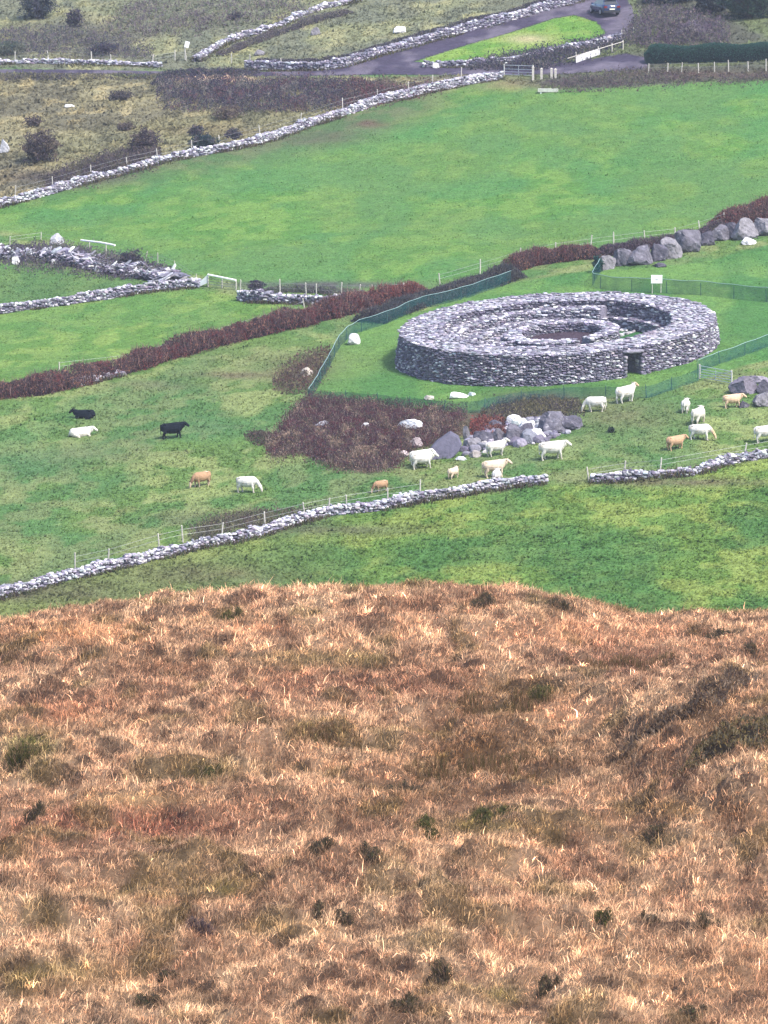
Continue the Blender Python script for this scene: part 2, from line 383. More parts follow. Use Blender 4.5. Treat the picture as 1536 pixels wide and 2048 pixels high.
def moor_color(x, y, z):
    px, py, d = project(x, y, z)
    L = lambda c: lin(c, SC)
    one = np.ones(x.shape + (1,))
    n1 = fbm(x / 2.4, y / 5.0, 61, 3); n2 = fbm(x / .7, y / 1.4, 67, 2); n3 = fbm(x / 1.1, y / 2.6, 71, 2)
    col = mixc(one * L((222, 178, 142)), L((242, 202, 164)), sstep(.4, .7, n2))
    col = mixc(col, L((176, 132, 104)), sstep(.42, .68, n1) * .7)
    nd = fbm(x / .55, y / 1.0, 83, 3)
    col = mixc(col, L((112, 84, 68)), sstep(.52, .66, nd) * .75)
    col = mixc(col, L((246, 204, 164)), sstep(.58, .78, n3) * .7 * sstep(1500, 1800, py)[...])
    for bx, by, rx, ry, c, w in MOOR_BLOBS:
        k = (np.exp(-(((px - bx) / rx) ** 2 + ((py - by) / ry) ** 2)) * (.45 + n2 * 1.1) * w * .75).clip(0, .9)[..., None]
        col = col * (1 - k) + L(c) * 1.42 * k
    g = sstep(.60, .76, fbm(x / 1.3, y / 2.6, 77, 2))
    col = mixc(col, L((126, 108, 66)), g * .6)
    return col
xs = np.concatenate([np.arange(-60, -21, 3.0), np.arange(-21, 21.01, .16), np.arange(24, 61, 3.0)])
ys = np.concatenate([np.arange(40, 96, 2.0), np.arange(96, 190, .16), np.arange(190, 330, 1.0)])
def moor_z(x, y): return np.maximum(hm(x, y), -40)
X, Y, Zz, F = grid(xs, ys, moor_z)
keep = (hm(X, Y) > hv(X, Y) - 4)[F].any(1)
used = np.unique(F[keep]); remap = np.full(len(X), -1); remap[used] = np.arange(len(used))
mc = moor_color(X, Y, Zz)[used] * .38  # ground colour darkened to stand in for shade between the blades
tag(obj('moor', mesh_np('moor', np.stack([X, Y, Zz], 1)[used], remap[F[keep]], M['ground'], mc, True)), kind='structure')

# gravel track laid just above the ground
def patch(name, poly, step, dz, colf, mt):
    poly = np.asarray(poly, float)
    wx, wy, _ = unproject(poly[:, 0].clip(-80, 1620), poly[:, 1])
    xs = np.arange(wx.min() - 1, wx.max() + 1, step); ys = np.arange(wy.min() - 1, wy.max() + 1, step)
    X, Y, Zz, F = grid(xs, ys, valley_z)
    px, py, d = project(X, Y, Zz)
    k = (sdist(px, py, poly) > 0)[F].sum(1) >= 2
    F = F[k]; used = np.unique(F); rm = np.full(len(X), -1); rm[used] = np.arange(len(used))
    X, Y, Zz = X[used], Y[used], Zz[used] + dz
    return tag(obj(name, mesh_np(name, np.stack([X, Y, Zz], 1), rm[F], mt, colf(X, Y), True)), kind='structure')
def track_col(x, y):
    n = sstep(.35, .65, fbm(x / 2.5, y / 5, 81, 3)); return mixc(np.ones(x.shape + (1,)) * lin((84, 76, 98), SC), lin((122, 114, 130), SC), n)
patch('track', TRACK, .28, .04, track_col, M['track'])

# ------------------------------------------------------------------ grass blades (uncountable)
def blades(base, length, width, lean, azim, col, bend=.5, tipcol=1.15, flat=False):
    """one curved blade per base point -> V, quads, tris, tint"""
    n = len(base)
    ca, sa = np.cos(azim), np.sin(azim)
    d = np.stack([ca, sa, np.zeros(n)], 1)                       # lean direction
    g = rng.uniform(0, 2 * math.pi, n); s = np.stack([np.cos(g) , np.sin(g) * .4, np.zeros(n)], 1)   # width direction, mostly broadside
    s /= np.linalg.norm(s, axis=1, keepdims=True)
    if flat: s = np.stack([-sa, ca, np.zeros(n)], 1)
    up = np.array([0, 0, 1.])
    L = length[:, None]; W = width[:, None] * .5
    l1 = np.sin(lean)[:, None]; h1 = np.cos(lean)[:, None]
    mid = base + L * .55 * (l1 * d + h1 * up)
    l2 = np.sin(lean + bend)[:, None]; h2 = np.cos(lean + bend)[:, None]
    tip = mid + L * .5 * (l2 * d + h2 * up)
    bend = np.asarray(bend)
    V = np.stack([base - s * W, base + s * W, mid + s * W * .8, mid - s * W * .8, tip], 1).reshape(-1, 3)
    i = np.arange(n) * 5
    Q = np.stack([i, i + 1, i + 2, i + 3], 1); T = np.stack([i + 3, i + 2, i + 4], 1)
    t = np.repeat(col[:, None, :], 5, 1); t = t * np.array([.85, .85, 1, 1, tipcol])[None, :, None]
    return V, Q, T, t.reshape(-1, 3)

N = 820000
yy = rng.uniform(98, 186, N); xx = rng.uniform(-1, 1, N) * (.082 * yy + 1.6)
NC = 34000                          # tussocks: most blades belong to a clump
cy = rng.uniform(98, 186, NC); cx = rng.uniform(-1, 1, NC) * (.082 * cy + 1.6)
cl = rng.integers(0, NC, N)
inclump = rng.random(N) < .55
crad = rng.uniform(.04, .11, NC)
xx = np.where(inclump, cx[cl] + rng.normal(0, 1, N) * crad[cl], xx); yy = np.where(inclump, cy[cl] + rng.normal(0, 1.2, N) * crad[cl], yy)
zz = hm(xx, yy)
csh = np.exp(rng.normal(0, .48, NC))
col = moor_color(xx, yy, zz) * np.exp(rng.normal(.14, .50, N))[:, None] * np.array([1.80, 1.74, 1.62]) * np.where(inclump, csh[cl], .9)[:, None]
pale = rng.random(N) < .13 * (.4 + 1.2 * fbm(xx / 2.0, yy / 4.0, 93, 2))
col[pale] = mixc(col[pale], lin((250, 212, 172), .62), np.full(pale.sum(), .85))
dk = rng.random(N) < .13
col[dk] = col[dk] * np.array([.30, .30, .33])
ln = rng.uniform(.10, .27, N) * np.where(inclump, 1.1, .9) * (.75 + .6 * fbm(xx / 3, yy / 5, 91, 2))
ln = np.where(rng.random(N) < .05, ln * 1.7, ln)
wd = rng.uniform(.006, .018, N) * (yy / 125)
az = np.where(inclump, np.arctan2(yy - cy[cl], xx - cx[cl]), 0) + rng.normal(0, .9, N)
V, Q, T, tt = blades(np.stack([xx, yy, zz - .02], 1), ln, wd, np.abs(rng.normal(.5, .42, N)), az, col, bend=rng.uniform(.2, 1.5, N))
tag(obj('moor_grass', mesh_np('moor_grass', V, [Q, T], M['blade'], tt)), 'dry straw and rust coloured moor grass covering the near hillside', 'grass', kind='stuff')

def scatter_tufts(n, seed):
    r = np.random.default_rng(seed)
    px = r.uniform(-60, 1600, n); py = r.uniform(-25, 1260, n)
    return r, px, py
# valley grass: more per pixel row -> even look
r_, px_, py_ = scatter_tufts(330000, 5)
wx, wy, wz = unproject(px_, py_)
wz = valley_z(wx, wy)
pxx, pyy, _ = project(wx, wy, wz)
ok = (np.hypot(wx - XF, wy - YF) > 12.6) & (sdist(pxx, pyy, TRACK) < 1.2 + np.random.default_rng(3).normal(0, 1.6, len(pxx))) & (wz > hm(wx, wy))
wx, wy, wz, pxx, pyy = wx[ok], wy[ok], wz[ok], pxx[ok], pyy[ok]
rough = np.clip((sdist(pxx, pyy, Z_ROUGH) > 0) * 1.0 + (sdist(pxx, pyy, Z_HILL) > 0) * .9 + (sdist(pxx, pyy, Z_EAST) > 0) * .9, 0, 1)
longg = np.where(sdist(pxx, pyy, Z_LOWER) > 0, .55, .40) * np.where((sdist(pxx, pyy, Z_UPPER) > 0) | (sdist(pxx, pyy, Z_LEFT) > 0), .5, 1) * np.where(sdist(pxx, pyy, Z_FORT) > 0, .4, 1)
n = len(wx)
ln = (.10 + .30 * np.maximum(rough * 1.1, longg)) * rng.uniform(.5, 1.25, n) * (.6 + .8 * fbm(wx / 1.5, wy / 1.5, 95, 2))
col = ground_color(wx, wy, wz) * np.exp(rng.normal(.03, .22 + .08 * rough + .10 * (sdist(pxx, pyy, Z_UPPER) > 0), n))[:, None]
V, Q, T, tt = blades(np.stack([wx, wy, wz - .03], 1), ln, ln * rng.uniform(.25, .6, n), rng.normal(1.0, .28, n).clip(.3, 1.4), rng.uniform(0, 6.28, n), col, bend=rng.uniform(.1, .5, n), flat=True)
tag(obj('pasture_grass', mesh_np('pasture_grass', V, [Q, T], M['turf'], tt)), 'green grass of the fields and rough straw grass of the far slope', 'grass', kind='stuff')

# ------------------------------------------------------------------ stones
ICO1 = ico(1) if False else ico(2)
I1V, I1F = ico(1); I2V, I2F = ico(2); I3V, I3F = ico(4)
def stone_proto(seed):
    r = np.random.default_rng(seed); v = I2V.copy() if False else ico(2)[0]
    p = np.sign(v) * np.abs(v) ** .62
    for _ in range(5):
        d = r.normal(size=3); d /= np.linalg.norm(d); o = r.uniform(.75, 1.05)
        s = p @ d; p = p - np.outer(np.clip(s - o, 0, None), d)
    return p * r.uniform(.9, 1.1, 3)
SV, SF = ico(2)
PROTO = [stone_proto(100 + k) for k in range(14)]
def stones_mesh(C, S, yaw, tilt, tint):
    """C centres, S half sizes (length, depth, height), yaw, tilt about local x"""
    C = np.asarray(C, float); n = len(C); m = len(SV)
    V = np.empty((n, m, 3))
    pid = rng.integers(0, len(PROTO), n)
    for k in range(len(PROTO)):
        s = pid == k
        if s.any(): V[s] = PROTO[k][None]
    flip = rng.choice([-1, 1], (n, 1, 1)); V[:, :, 0:2] *= flip
    V *= np.asarray(S)[:, None, :]
    ct, st = np.cos(tilt)[:, None], np.sin(tilt)[:, None]
    y = V[:, :, 1] * ct - V[:, :, 2] * st; z = V[:, :, 1] * st + V[:, :, 2] * ct
    cy, sy = np.cos(yaw)[:, None], np.sin(yaw)[:, None]
    x = V[:, :, 0] * cy - y * sy; y = V[:, :, 0] * sy + y * cy
    W = np.stack([x, y, z], 2) + C[:, None, :]
    F = (SF[None] + (np.arange(n) * m)[:, None, None]).reshape(-1, 3)
    return W.reshape(-1, 3), F, np.repeat(np.asarray(tint), m, 0)
DARK, MID, PALE, WHITE = (.125, .117, .158), (.198, .188, .232), (.32, .31, .35), (.54, .53, .56)  # bluish violet of shaded stone is mixed into these colours
def stone_cols(n, p):
    c = np.array([DARK, MID, PALE, WHITE])[rng.choice(4, n, p=p)]
    return c * rng.uniform(.75, 1.2, (n, 1)) * (1 + rng.normal(0, .04, (n, 3)))
def polyline(px_pts, step):
    w = np.array([P(a, b)[:] for a, b in px_pts])
    seg = np.hypot(*(w[1:, :2] - w[:-1, :2]).T); s = np.concatenate([[0], np.cumsum(seg)])
    t = np.arange(0, s[-1], step)
    x = np.interp(t, s, w[:, 0]); y = np.interp(t, s, w[:, 1])
    ang = np.arctan2(np.gradient(y), np.gradient(x)) if len(t) > 2 else np.zeros(len(t))
    return t, x, y, ang, s[-1]
WALLS = []
def dry_wall(name, label, pts, height, width=.55, size=.2, p=(.30, .30, .22, .18), top=(.08, .2, .32, .40), ragged=.35, cat='stone wall', skip=None):
    t, x, y, ang, Ltot = polyline(pts, .25)
    WALLS.append((t, x, y, ang)); height = height * .82; width = width * .9
    hh = height * (1 - ragged * .5 + ragged * (fbm(t / 2.2, t * 0, 7 + len(name), 3) - .1))
    C = []; S = []; YW = []; TL = []; TC = []
    courses = max(2, int(height / (size * .95)))
    for side in (-1, 0, 1):
        for k in range(courses + 1):
            pos = rng.uniform(0, size)
            zc = (k + .5) * size * .95
            while pos < Ltot:
                w = size * rng.uniform(.45, 1.6)
                q = pos + w
                hx = np.interp(q, t, hh)
                xx = np.interp(q, t, x); yy = np.interp(q, t, y); aa = np.interp(q, t, ang)
                pos += w * 1.75
                istop = zc + size * .8 > hx
                if zc > hx or (side == 0 and not istop): continue
                if skip and skip(q / Ltot): continue
                off = side * (width * .5 * (1 - .35 * zc / max(height, .1))) + rng.normal(0, .04)
                C.append((xx - math.sin(aa) * off, yy + math.cos(aa) * off, float(hv(xx, yy)) + zc + rng.normal(0, .04)))
                S.append((w, width * .30 * rng.uniform(.6, 1.3), size * rng.uniform(.40, .85)))
                YW.append(aa + rng.normal(0, .22)); TL.append(rng.normal(0, .35)); TC.append(istop)
    n = len(C); TC = np.array(TC)
    cols = np.where(TC[:, None], stone_cols(n, top), stone_cols(n, p))
    V, F, T = stones_mesh(C, np.array(S), np.array(YW), np.array(TL), cols)
    mb = MB(); mb.add(V, F, T)
    # rubble heart of the wall
    n = len(t); w2 = width * .34
    cs = []
    hz = hv(x, y)
    for sgn, zt in ((-1, -.1), (-.75, .72), (.75, .72), (1, -.1)):
        cs.append(np.stack([x - np.sin(ang) * w2 * sgn, y + np.cos(ang) * w2 * sgn, hz + np.where(zt > 0, hh * zt, zt)], 1))
    VV = np.concatenate(cs); i = np.arange(n - 1)
    FF = np.concatenate([np.stack([a * n + i, a * n + i + 1, (a + 1) * n + i + 1, (a + 1) * n + i], 1) for a in range(3)])
    mb.add(VV, FF, (.11, .104, .13))
    return tag(mb.build(name, M['stone']), label, cat)

dry_wall('dry_stone_wall', 'long pale dry stone wall crossing below the cattle down to lower left', [(-60, 1212), (0, 1196), (100, 1167), (200, 1145), (300, 1120), (400, 1094), (470, 1084), (560, 1057), (650, 1032), (740, 1022), (830, 1004), (920, 991), (1000, 977), (1092, 966)], .82, .6, .125, p=(.22, .28, .25, .25), top=(.08, .22, .38, .32), ragged=.55)
dry_wall('dry_stone_wall', 'short tumbled grey stone wall at right edge beyond the wall gap', [(1180, 964), (1260, 960), (1340, 952), (1385, 950), (1430, 934), (1500, 920), (1600, 902)], .72, .6, .135, p=(.4, .32, .18, .1), top=(.15, .35, .3, .2), ragged=.9)
dry_wall('dry_stone_wall', 'grey stone wall between two small green fields at left edge', [(-60, 632), (0, 627), (130, 610), (260, 588), (330, 578), (400, 573)], .95, .6, .135, p=(.35, .34, .2, .11), top=(.12, .30, .36, .22), ragged=.5)
dry_wall('dry_stone_wall', 'dark stone wall stub with posts running into the bramble hedge', [(478, 600), (520, 604), (580, 606), (640, 609), (700, 610)], 1.05, .65, .145, p=(.62, .22, .1, .06), top=(.2, .3, .26, .24), ragged=.6)
dry_wall('dry_stone_wall', 'long whitish wall along the upper edge of the largest green field', [(-60, 428), (0, 413), (60, 399), (105, 387), (170, 367), (240, 350), (310, 330), (380, 314), (450, 302), (520, 286), (600, 259), (680, 233), (760, 206), (830, 191), (900, 176), (950, 166), (1002, 158)], .95, .65, .145, p=(.2, .3, .27, .23), top=(.10, .25, .38, .27), ragged=.55)
dry_wall('dry_stone_wall', 'low broken stone wall along the track at far upper left', [(-60, 131), (0, 129), (80, 126), (170, 129), (260, 130), (320, 134)], .65, .6, .16, p=(.3, .3, .25, .15), top=(.1, .25, .35, .3), ragged=.9)
dry_wall('dry_stone_wall', 'ruined stone wall climbing the far hillside toward the top edge', [(392, 124), (420, 104), (450, 88), (490, 74), (530, 62), (570, 48), (610, 30), (640, 18), (720, 2)], .75, .7, .165, p=(.4, .28, .18, .14), top=(.1, .25, .35, .3), ragged=1.0)
dry_wall('retaining_wall', 'dark retaining stone wall along the upper side of the track', [(490, 140), (560, 140), (640, 140), (690, 134), (745, 116), (832, 91), (930, 63), (1020, 41), (1120, 13), (1200, -10)], 1.15, .7, .17, p=(.55, .27, .12, .06), top=(.45, .3, .17, .08), ragged=.5)
dry_wall('roadside_wall', 'overgrown dark stone wall along the lower side of grass triangle', [(845, 134), (900, 134), (960, 132), (1010, 128), (1060, 119), (1130, 103), (1200, 92), (1240, 82)], .8, .7, .165, p=(.62, .25, .09, .04), top=(.4, .36, .16, .08), ragged=.8)
dry_wall('wall_remnant', 'low pale stones showing at the foot of the rust brown hedge', [(140, 774), (170, 767), (205, 758), (245, 750)], .5, .7, .17, p=(.25, .3, .25, .2), top=(.15, .25, .3, .3), ragged=1.0)
dry_wall('collapsed_wall', 'wide collapsed stone bank below the white rail at left', [(-60, 505), (0, 512), (60, 514), (120, 518), (180, 530), (240, 542), (300, 552), (350, 562)], .95, 2.2, .15, p=(.5, .3, .13, .07), top=(.3, .35, .2, .15), ragged=1.1)

bx, by, hh_ = [], [], []
for (t, x, y, ang) in WALLS:
    n = int(len(t) * 26); q = rng.uniform(0, len(t) - 1, n); side = np.where(rng.random(n) < .6, -1, 1)
    dens = fbm(q / 14, q * 0 + len(t), 3, 2); k = dens > .35; q = q[k]; side = side[k]; dens = dens[k]
    o = side * (.28 + np.abs(rng.normal(0, .30, len(q)))); i = np.arange(len(t))
    a = np.interp(q, i, ang); bx.append(np.interp(q, i, x) - np.sin(a) * o); by.append(np.interp(q, i, y) + np.cos(a) * o); hh_.append(.18 + .7 * (dens - .33) * rng.uniform(.5, 1.6, len(q)))
bx, by, hh_ = map(np.concatenate, (bx, by, hh_)); n = len(bx)
wc = np.array([lin(c, SC * 1.1) for c in [(132, 136, 92), (120, 104, 88), (104, 124, 80), (148, 136, 104), (96, 84, 84)]])[rng.integers(0, 5, n)] * np.exp(rng.normal(0, .2, n))[:, None]
V, Q, T, tt = blades(np.stack([bx, by, hv(bx, by) - .03], 1), hh_, rng.uniform(.03, .09, n), np.abs(rng.normal(.4, .3, n)), rng.uniform(0, 6.28, n), wc, bend=rng.uniform(0, .9, n))
tag(obj('wall_weeds', mesh_np('wall_weeds', V, [Q, T], M['turf'], tt)), 'faded weeds and long grass growing along the stone walls', 'weeds', kind='stuff')

# ------------------------------------------------------------------ the ring fort
FC = P(1114, 703); FX, FY, FZ = FC
def plane_z(x, y): return FZ + .075 * (x - FX) + .0524 * (y - FY)
def rim_z(x, y): return FZ + 2.28 + .054 * (x - FX) + .0524 * (y - FY)
R_TOP, R_BASE, R_IN = 12.0, 12.35, 8.9
dp = P(1269, 752); DOOR_A = math.atan2(dp.y - FY, dp.x - FX); DOOR_W = .68 / R_BASE
fort = empty('ring_fort', FC)
tag(fort, 'large circular dry stone ring fort with dark doorway and round hut inside', 'ring fort')
def ring_sector(mb, a0, a1, ri, ro_b, ro_t, zb, zt, n, tint=(.19, .18, .235)):
    A = np.linspace(a0, a1, n + 1); V = []
    for a in A:
        for (r, zf) in ((ri, zb), (ro_b, zb), (ro_t, zt), (ri, zt)):
            x = FX + r * math.cos(a); y = FY + r * math.sin(a)
            V.append((x - FX, y - FY, zf(x, y) - FZ))
    F = []
    for k in range(n):
        for j in range(4):
            F.append((k * 4 + j, k * 4 + 4 + j, k * 4 + 4 + (j + 1) % 4, k * 4 + (j + 1) % 4))
    F.append((0, 1, 2, 3)); F.append((n * 4 + 3, n * 4 + 2, n * 4 + 1, n * 4))
    mb.add(V, np.array(F), tint)
def low(d): return lambda x, y: plane_z(x, y) + d
def rim(d): return lambda x, y: rim_z(x, y) + d
def ring_face(C, S, YW, TL, TOP, a_of, r_of, z0, z1f, size, depth, outward=True, skip=None):
    """courses of stones on a round face"""
    k = 0
    while True:
        zc = z0 + (k + .5) * size * .9; k += 1
        any_ = False
        r = r_of(zc); a = a_of[0] + rng.uniform(0, .02)
        while a < a_of[1]:
            w = size * rng.uniform(.55, 1.7)
            a += w / r
            am = a; a += w / r * .92
            x = r * math.cos(am); y = r * math.sin(am)
            zb = plane_z(x + FX, y + FY) - FZ
            if zb + zc > z1f(x + FX, y + FY) - FZ: continue
            any_ = True
            if skip and skip(am, zc, w / r): continue
            rr = r + rng.normal(0, .035)
            C.append((rr * math.cos(am), rr * math.sin(am), zb + zc + rng.normal(0, .025)))
            S.append((w, depth * rng.uniform(.75, 1.2), size * rng.uniform(.4, .62)))
            YW.append(am + math.pi / 2 + rng.normal(0, .12)); TL.append(rng.normal(0, .1)); TOP.append(False)
        if not any_ or k > 60: break
def ring_top(C, S, YW, TL, TOP, a0, a1, r0, r1, zf, size, flat=.5):
    nr = max(1, int((r1 - r0) / (size * 1.5)))
    for j in range(nr + 1):
        r = r0 + (r1 - r0) * (j / max(nr, 1))
        a = a0 + rng.uniform(0, .05)
        while a < a1:
            w = size * rng.uniform(.55, 1.7); a += w / r
            am = a; a += w / r * .85
            rr = r + rng.normal(0, .12)
            x = rr * math.cos(am); y = rr * math.sin(am)
            C.append((x, y, zf(x + FX, y + FY) - FZ + rng.uniform(-.05, .04)))
            S.append((w, size * rng.uniform(.6, 1.2), size * flat * rng.uniform(.5, 1)))
            YW.append(am + math.pi / 2 + rng.normal(0, .5)); TL.append(rng.normal(0, .14)); TOP.append(True)
PI2 = 2 * math.pi
# outer wall
core = MB()
A0, A1 = DOOR_A + DOOR_W, DOOR_A - DOOR_W + PI2
ring_sector(core, A0, A1, R_IN + .12, R_BASE - .12, R_TOP - .12, low(-.6), rim(-.12), 120)
ring_sector(core, DOOR_A - DOOR_W, DOOR_A + DOOR_W, R_IN + .12, R_TOP - .1, R_TOP - .12, lambda x, y: rim_z(x, y) - .45, rim(-.12), 4)
C, S, YW, TL, TOP = [], [], [], [], []
DOOR_H = 1.72
def door_skip(a, z, hw):
    d = (a - DOOR_A + math.pi) % PI2 - math.pi
    return abs(d) < DOOR_W + hw * .75 and z < DOOR_H
ring_face(C, S, YW, TL, TOP, (0, PI2), lambda z: R_BASE - .10 - (R_BASE - R_TOP) * min(z / 2.3, 1.2), -.1, rim(-.02), .135, .22, skip=door_skip)
ring_face(C, S, YW, TL, TOP, (0, PI2), lambda z: R_IN + .1, .3, rim(-.02), .16, .22, skip=door_skip)
nface = len(C)
ring_top(C, S, YW, TL, TOP, 0, PI2, R_IN + .1, R_TOP - .12, rim(-.08), .17, .32)
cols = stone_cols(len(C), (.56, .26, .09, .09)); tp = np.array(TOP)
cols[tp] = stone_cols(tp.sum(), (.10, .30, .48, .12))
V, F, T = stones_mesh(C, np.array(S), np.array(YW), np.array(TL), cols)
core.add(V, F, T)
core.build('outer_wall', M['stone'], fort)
# door jambs, lintel and the dark passage floor
ux, uy = math.cos(DOOR_A), math.sin(DOOR_A); tx, ty = -uy, ux
def dpt(u, v, z): # u radial, v tangential
    x = u * ux + v * tx; y = u * uy + v * ty
    return (x, y, plane_z(x + FX, y + FY) - FZ + z)
for s in (-1, 1):
    C, S, YW, TL = [], [], [], []
    for z in np.arange(.1, DOOR_H, .27):
        for u in np.arange(R_IN + .2, R_BASE - .1, .5):
            C.append(dpt(u + rng.normal(0, .04), s * (.68 + rng.uniform(.02, .09)), z)); S.append((.28, .16, .14)); YW.append(DOOR_A + rng.normal(0, .08)); TL.append(0)
    V, F, T = stones_mesh(C, np.array(S), np.array(YW), np.array(TL), stone_cols(len(C), (.3, .4, .2, .1)))
    mb = MB(); mb.add(V, F, T); mb.build('door_jamb', M['stone'], fort)
mb = MB(); C = [dpt(R_BASE - .32, 0, DOOR_H + .10), dpt(R_BASE - 1.2, 0, DOOR_H + .1), dpt(R_BASE - 2.1, 0, DOOR_H + .1), dpt(R_BASE - 3.0, 0, DOOR_H + .1)]
V, F, T = stones_mesh(C, np.array([(.85, .5, .13)] * 4), np.full(4, DOOR_A + math.pi / 2), np.zeros(4), np.array([MID] * 4))
mb.add(V, F, T); mb.build('lintel', M['stone'], fort)
# inner terraces: two broad steps round the left and back of the inside
def terrace(name, a0, a1, ri, ro, h, p):
    mb = MB(); ring_sector(mb, a0, a1, ri + .1, ro, ro, low(-.4), low(h - .1), 60)
    C, S, YW, TL, TOP = [], [], [], [], []
    ring_face(C, S, YW, TL, TOP, (a0, a1), lambda z: ri + .1, 0, low(h), .16, .2)
    ring_top(C, S, YW, TL, TOP, a0, a1, ri + .1, ro - .05, low(h - .04), .16, .5)
    cols = stone_cols(len(C), p); V, F, T = stones_mesh(C, np.array(S), np.array(YW), np.array(TL), cols)
    mb.add(V, F, T); return mb.build(name, M['stone'], fort)
terrace('terrace', R(62), R(248), 7.6, R_IN + .12, 1.75, (.34, .3, .2, .16))
terrace('terrace', R(92), R(235), 6.3, 7.7, 1.15, (.28, .3, .22, .2))
terrace('terrace', R(120), R(222), 5.0, 6.4, .65, (.28, .3, .22, .2))
terrace('terrace', R(15), R(62), 8.0, R_IN + .12, .95, (.5, .3, .12, .08))
# round hut
hx, hy = .4, 2.6
def arc_wall(name, cx, cy, a0, a1, ri, ro, h, p, top, size=.15):
    mb = MB(); n = max(6, int((a1 - a0) * 12)); A = np.linspace(a0, a1, n + 1); V = []
    for a in A:
        for (r, zt) in ((ri + .1, -.3), (ro - .1, -.3), (ro - .1, h - .08), (ri + .1, h - .08)):
            x = cx + r * math.cos(a); y = cy + r * math.sin(a); V.append((x, y, plane_z(x + FX, y + FY) - FZ + zt))
    F = [(k * 4 + j, k * 4 + 4 + j, k * 4 + 4 + (j + 1) % 4, k * 4 + (j + 1) % 4) for k in range(n) for j in range(4)] + [(0, 1, 2, 3), (n * 4 + 3, n * 4 + 2, n * 4 + 1, n * 4)]
    mb.add(V, np.array(F), (.18, .17, .22))
    C, S, YW, TL, K = [], [], [], [], []
    def row(r, zc, istop):
        a = a0
        while a < a1:
            w = size * rng.uniform(.55, 1.6); a += w / r; am = a; a += w / r * .9
            rr = r + rng.normal(0, .03); x = cx + rr * math.cos(am); y = cy + rr * math.sin(am)
            C.append((x, y, plane_z(x + FX, y + FY) - FZ + zc + rng.normal(0, .03))); S.append((w, .2, size * rng.uniform(.4, .6)))
            YW.append(am + math.pi / 2 + rng.normal(0, .15)); TL.append(rng.normal(0, .12)); K.append(istop)
    for z in np.arange(.1, h - .05, size * .9): row(ri + .1, z, False); row(ro - .1, z, False)
    for r in np.arange(ri + .15, ro - .05, size * 1.4): row(r, h - .04, True)
    K = np.array(K); cols = np.where(K[:, None], stone_cols(len(C), top), stone_cols(len(C), p))
    V, F, T = stones_mesh(C, np.array(S), np.array(YW), np.array(TL), cols); mb.add(V, F, T)
    return mb.build(name, M['stone'], fort)
arc_wall('hut_wall', hx, hy, R(-62), R(282), 3.15, 4.4, 1.05, (.55, .28, .1, .07), (.16, .34, .32, .18))
arc_wall('chamber_wall', -3.2, -2.0, R(20), R(185), 2.1, 2.8, .95, (.5, .3, .12, .08), (.14, .34, .34, .18))
arc_wall('chamber_wall', 0.3, -5.6, R(12), R(120), 2.4, 3.0, .85, (.5, .3, .12, .08), (.14, .34, .34, .18))
# inner floors
def disc(name, cx, cy, r, dz, mt, colr):
    mb = MB(); n = 40; rr = np.linspace(0, 1, 8); V = []; 
    for q in rr:
        for k in range(n):
            x = cx + r * q * math.cos(PI2 * k / n); y = cy + r * q * math.sin(PI2 * k / n)
            V.append((x, y, plane_z(x + FX, y + FY) - FZ + dz + .06 * float(vnoise(x * 2, y * 2, 3))))
    F = [(i * n + k, i * n + (k + 1) % n, (i + 1) * n + (k + 1) % n, (i + 1) * n + k) for i in range(7) for k in range(n)]
    mb.add(V, np.array(F), colr); return mb.build(name, mt, fort, True)
disc('courtyard_floor', 0, 0, R_IN + .2, .10, M['ground'], lin((70, 128, 74), SC))
disc('hut_floor', hx, hy, 3.2, .30, M['ground'], lin((100, 84, 98), SC * .8))
# rubble on the courtyard floor
n = 700; a = rng.uniform(0, PI2, n); r = np.sqrt(rng.uniform(0, 1, n)) * 8.6
keep = ~((np.abs((a + math.pi) % PI2 - math.pi + .15) < .75) & (r > 3.0))
a, r = a[keep], r[keep]; x = r * np.cos(a); y = r * np.sin(a); d = np.hypot(x - hx, y - hy); k2 = d > 4.3
x, y = x[k2], y[k2]; n = len(x)
V, F, T = stones_mesh(np.stack([x, y, plane_z(x + FX, y + FY) - FZ + .16], 1), rng.uniform(.12, .32, (n, 3)) * np.array([1, 1, .55]), rng.uniform(0, 6.28, n), rng.normal(0, .2, n), stone_cols(n, (.35, .3, .2, .15)))
mb = MB(); mb.add(V, F, T); o = mb.build('floor_rubble', M['stone'], fort); o['kind'] = 'stuff'

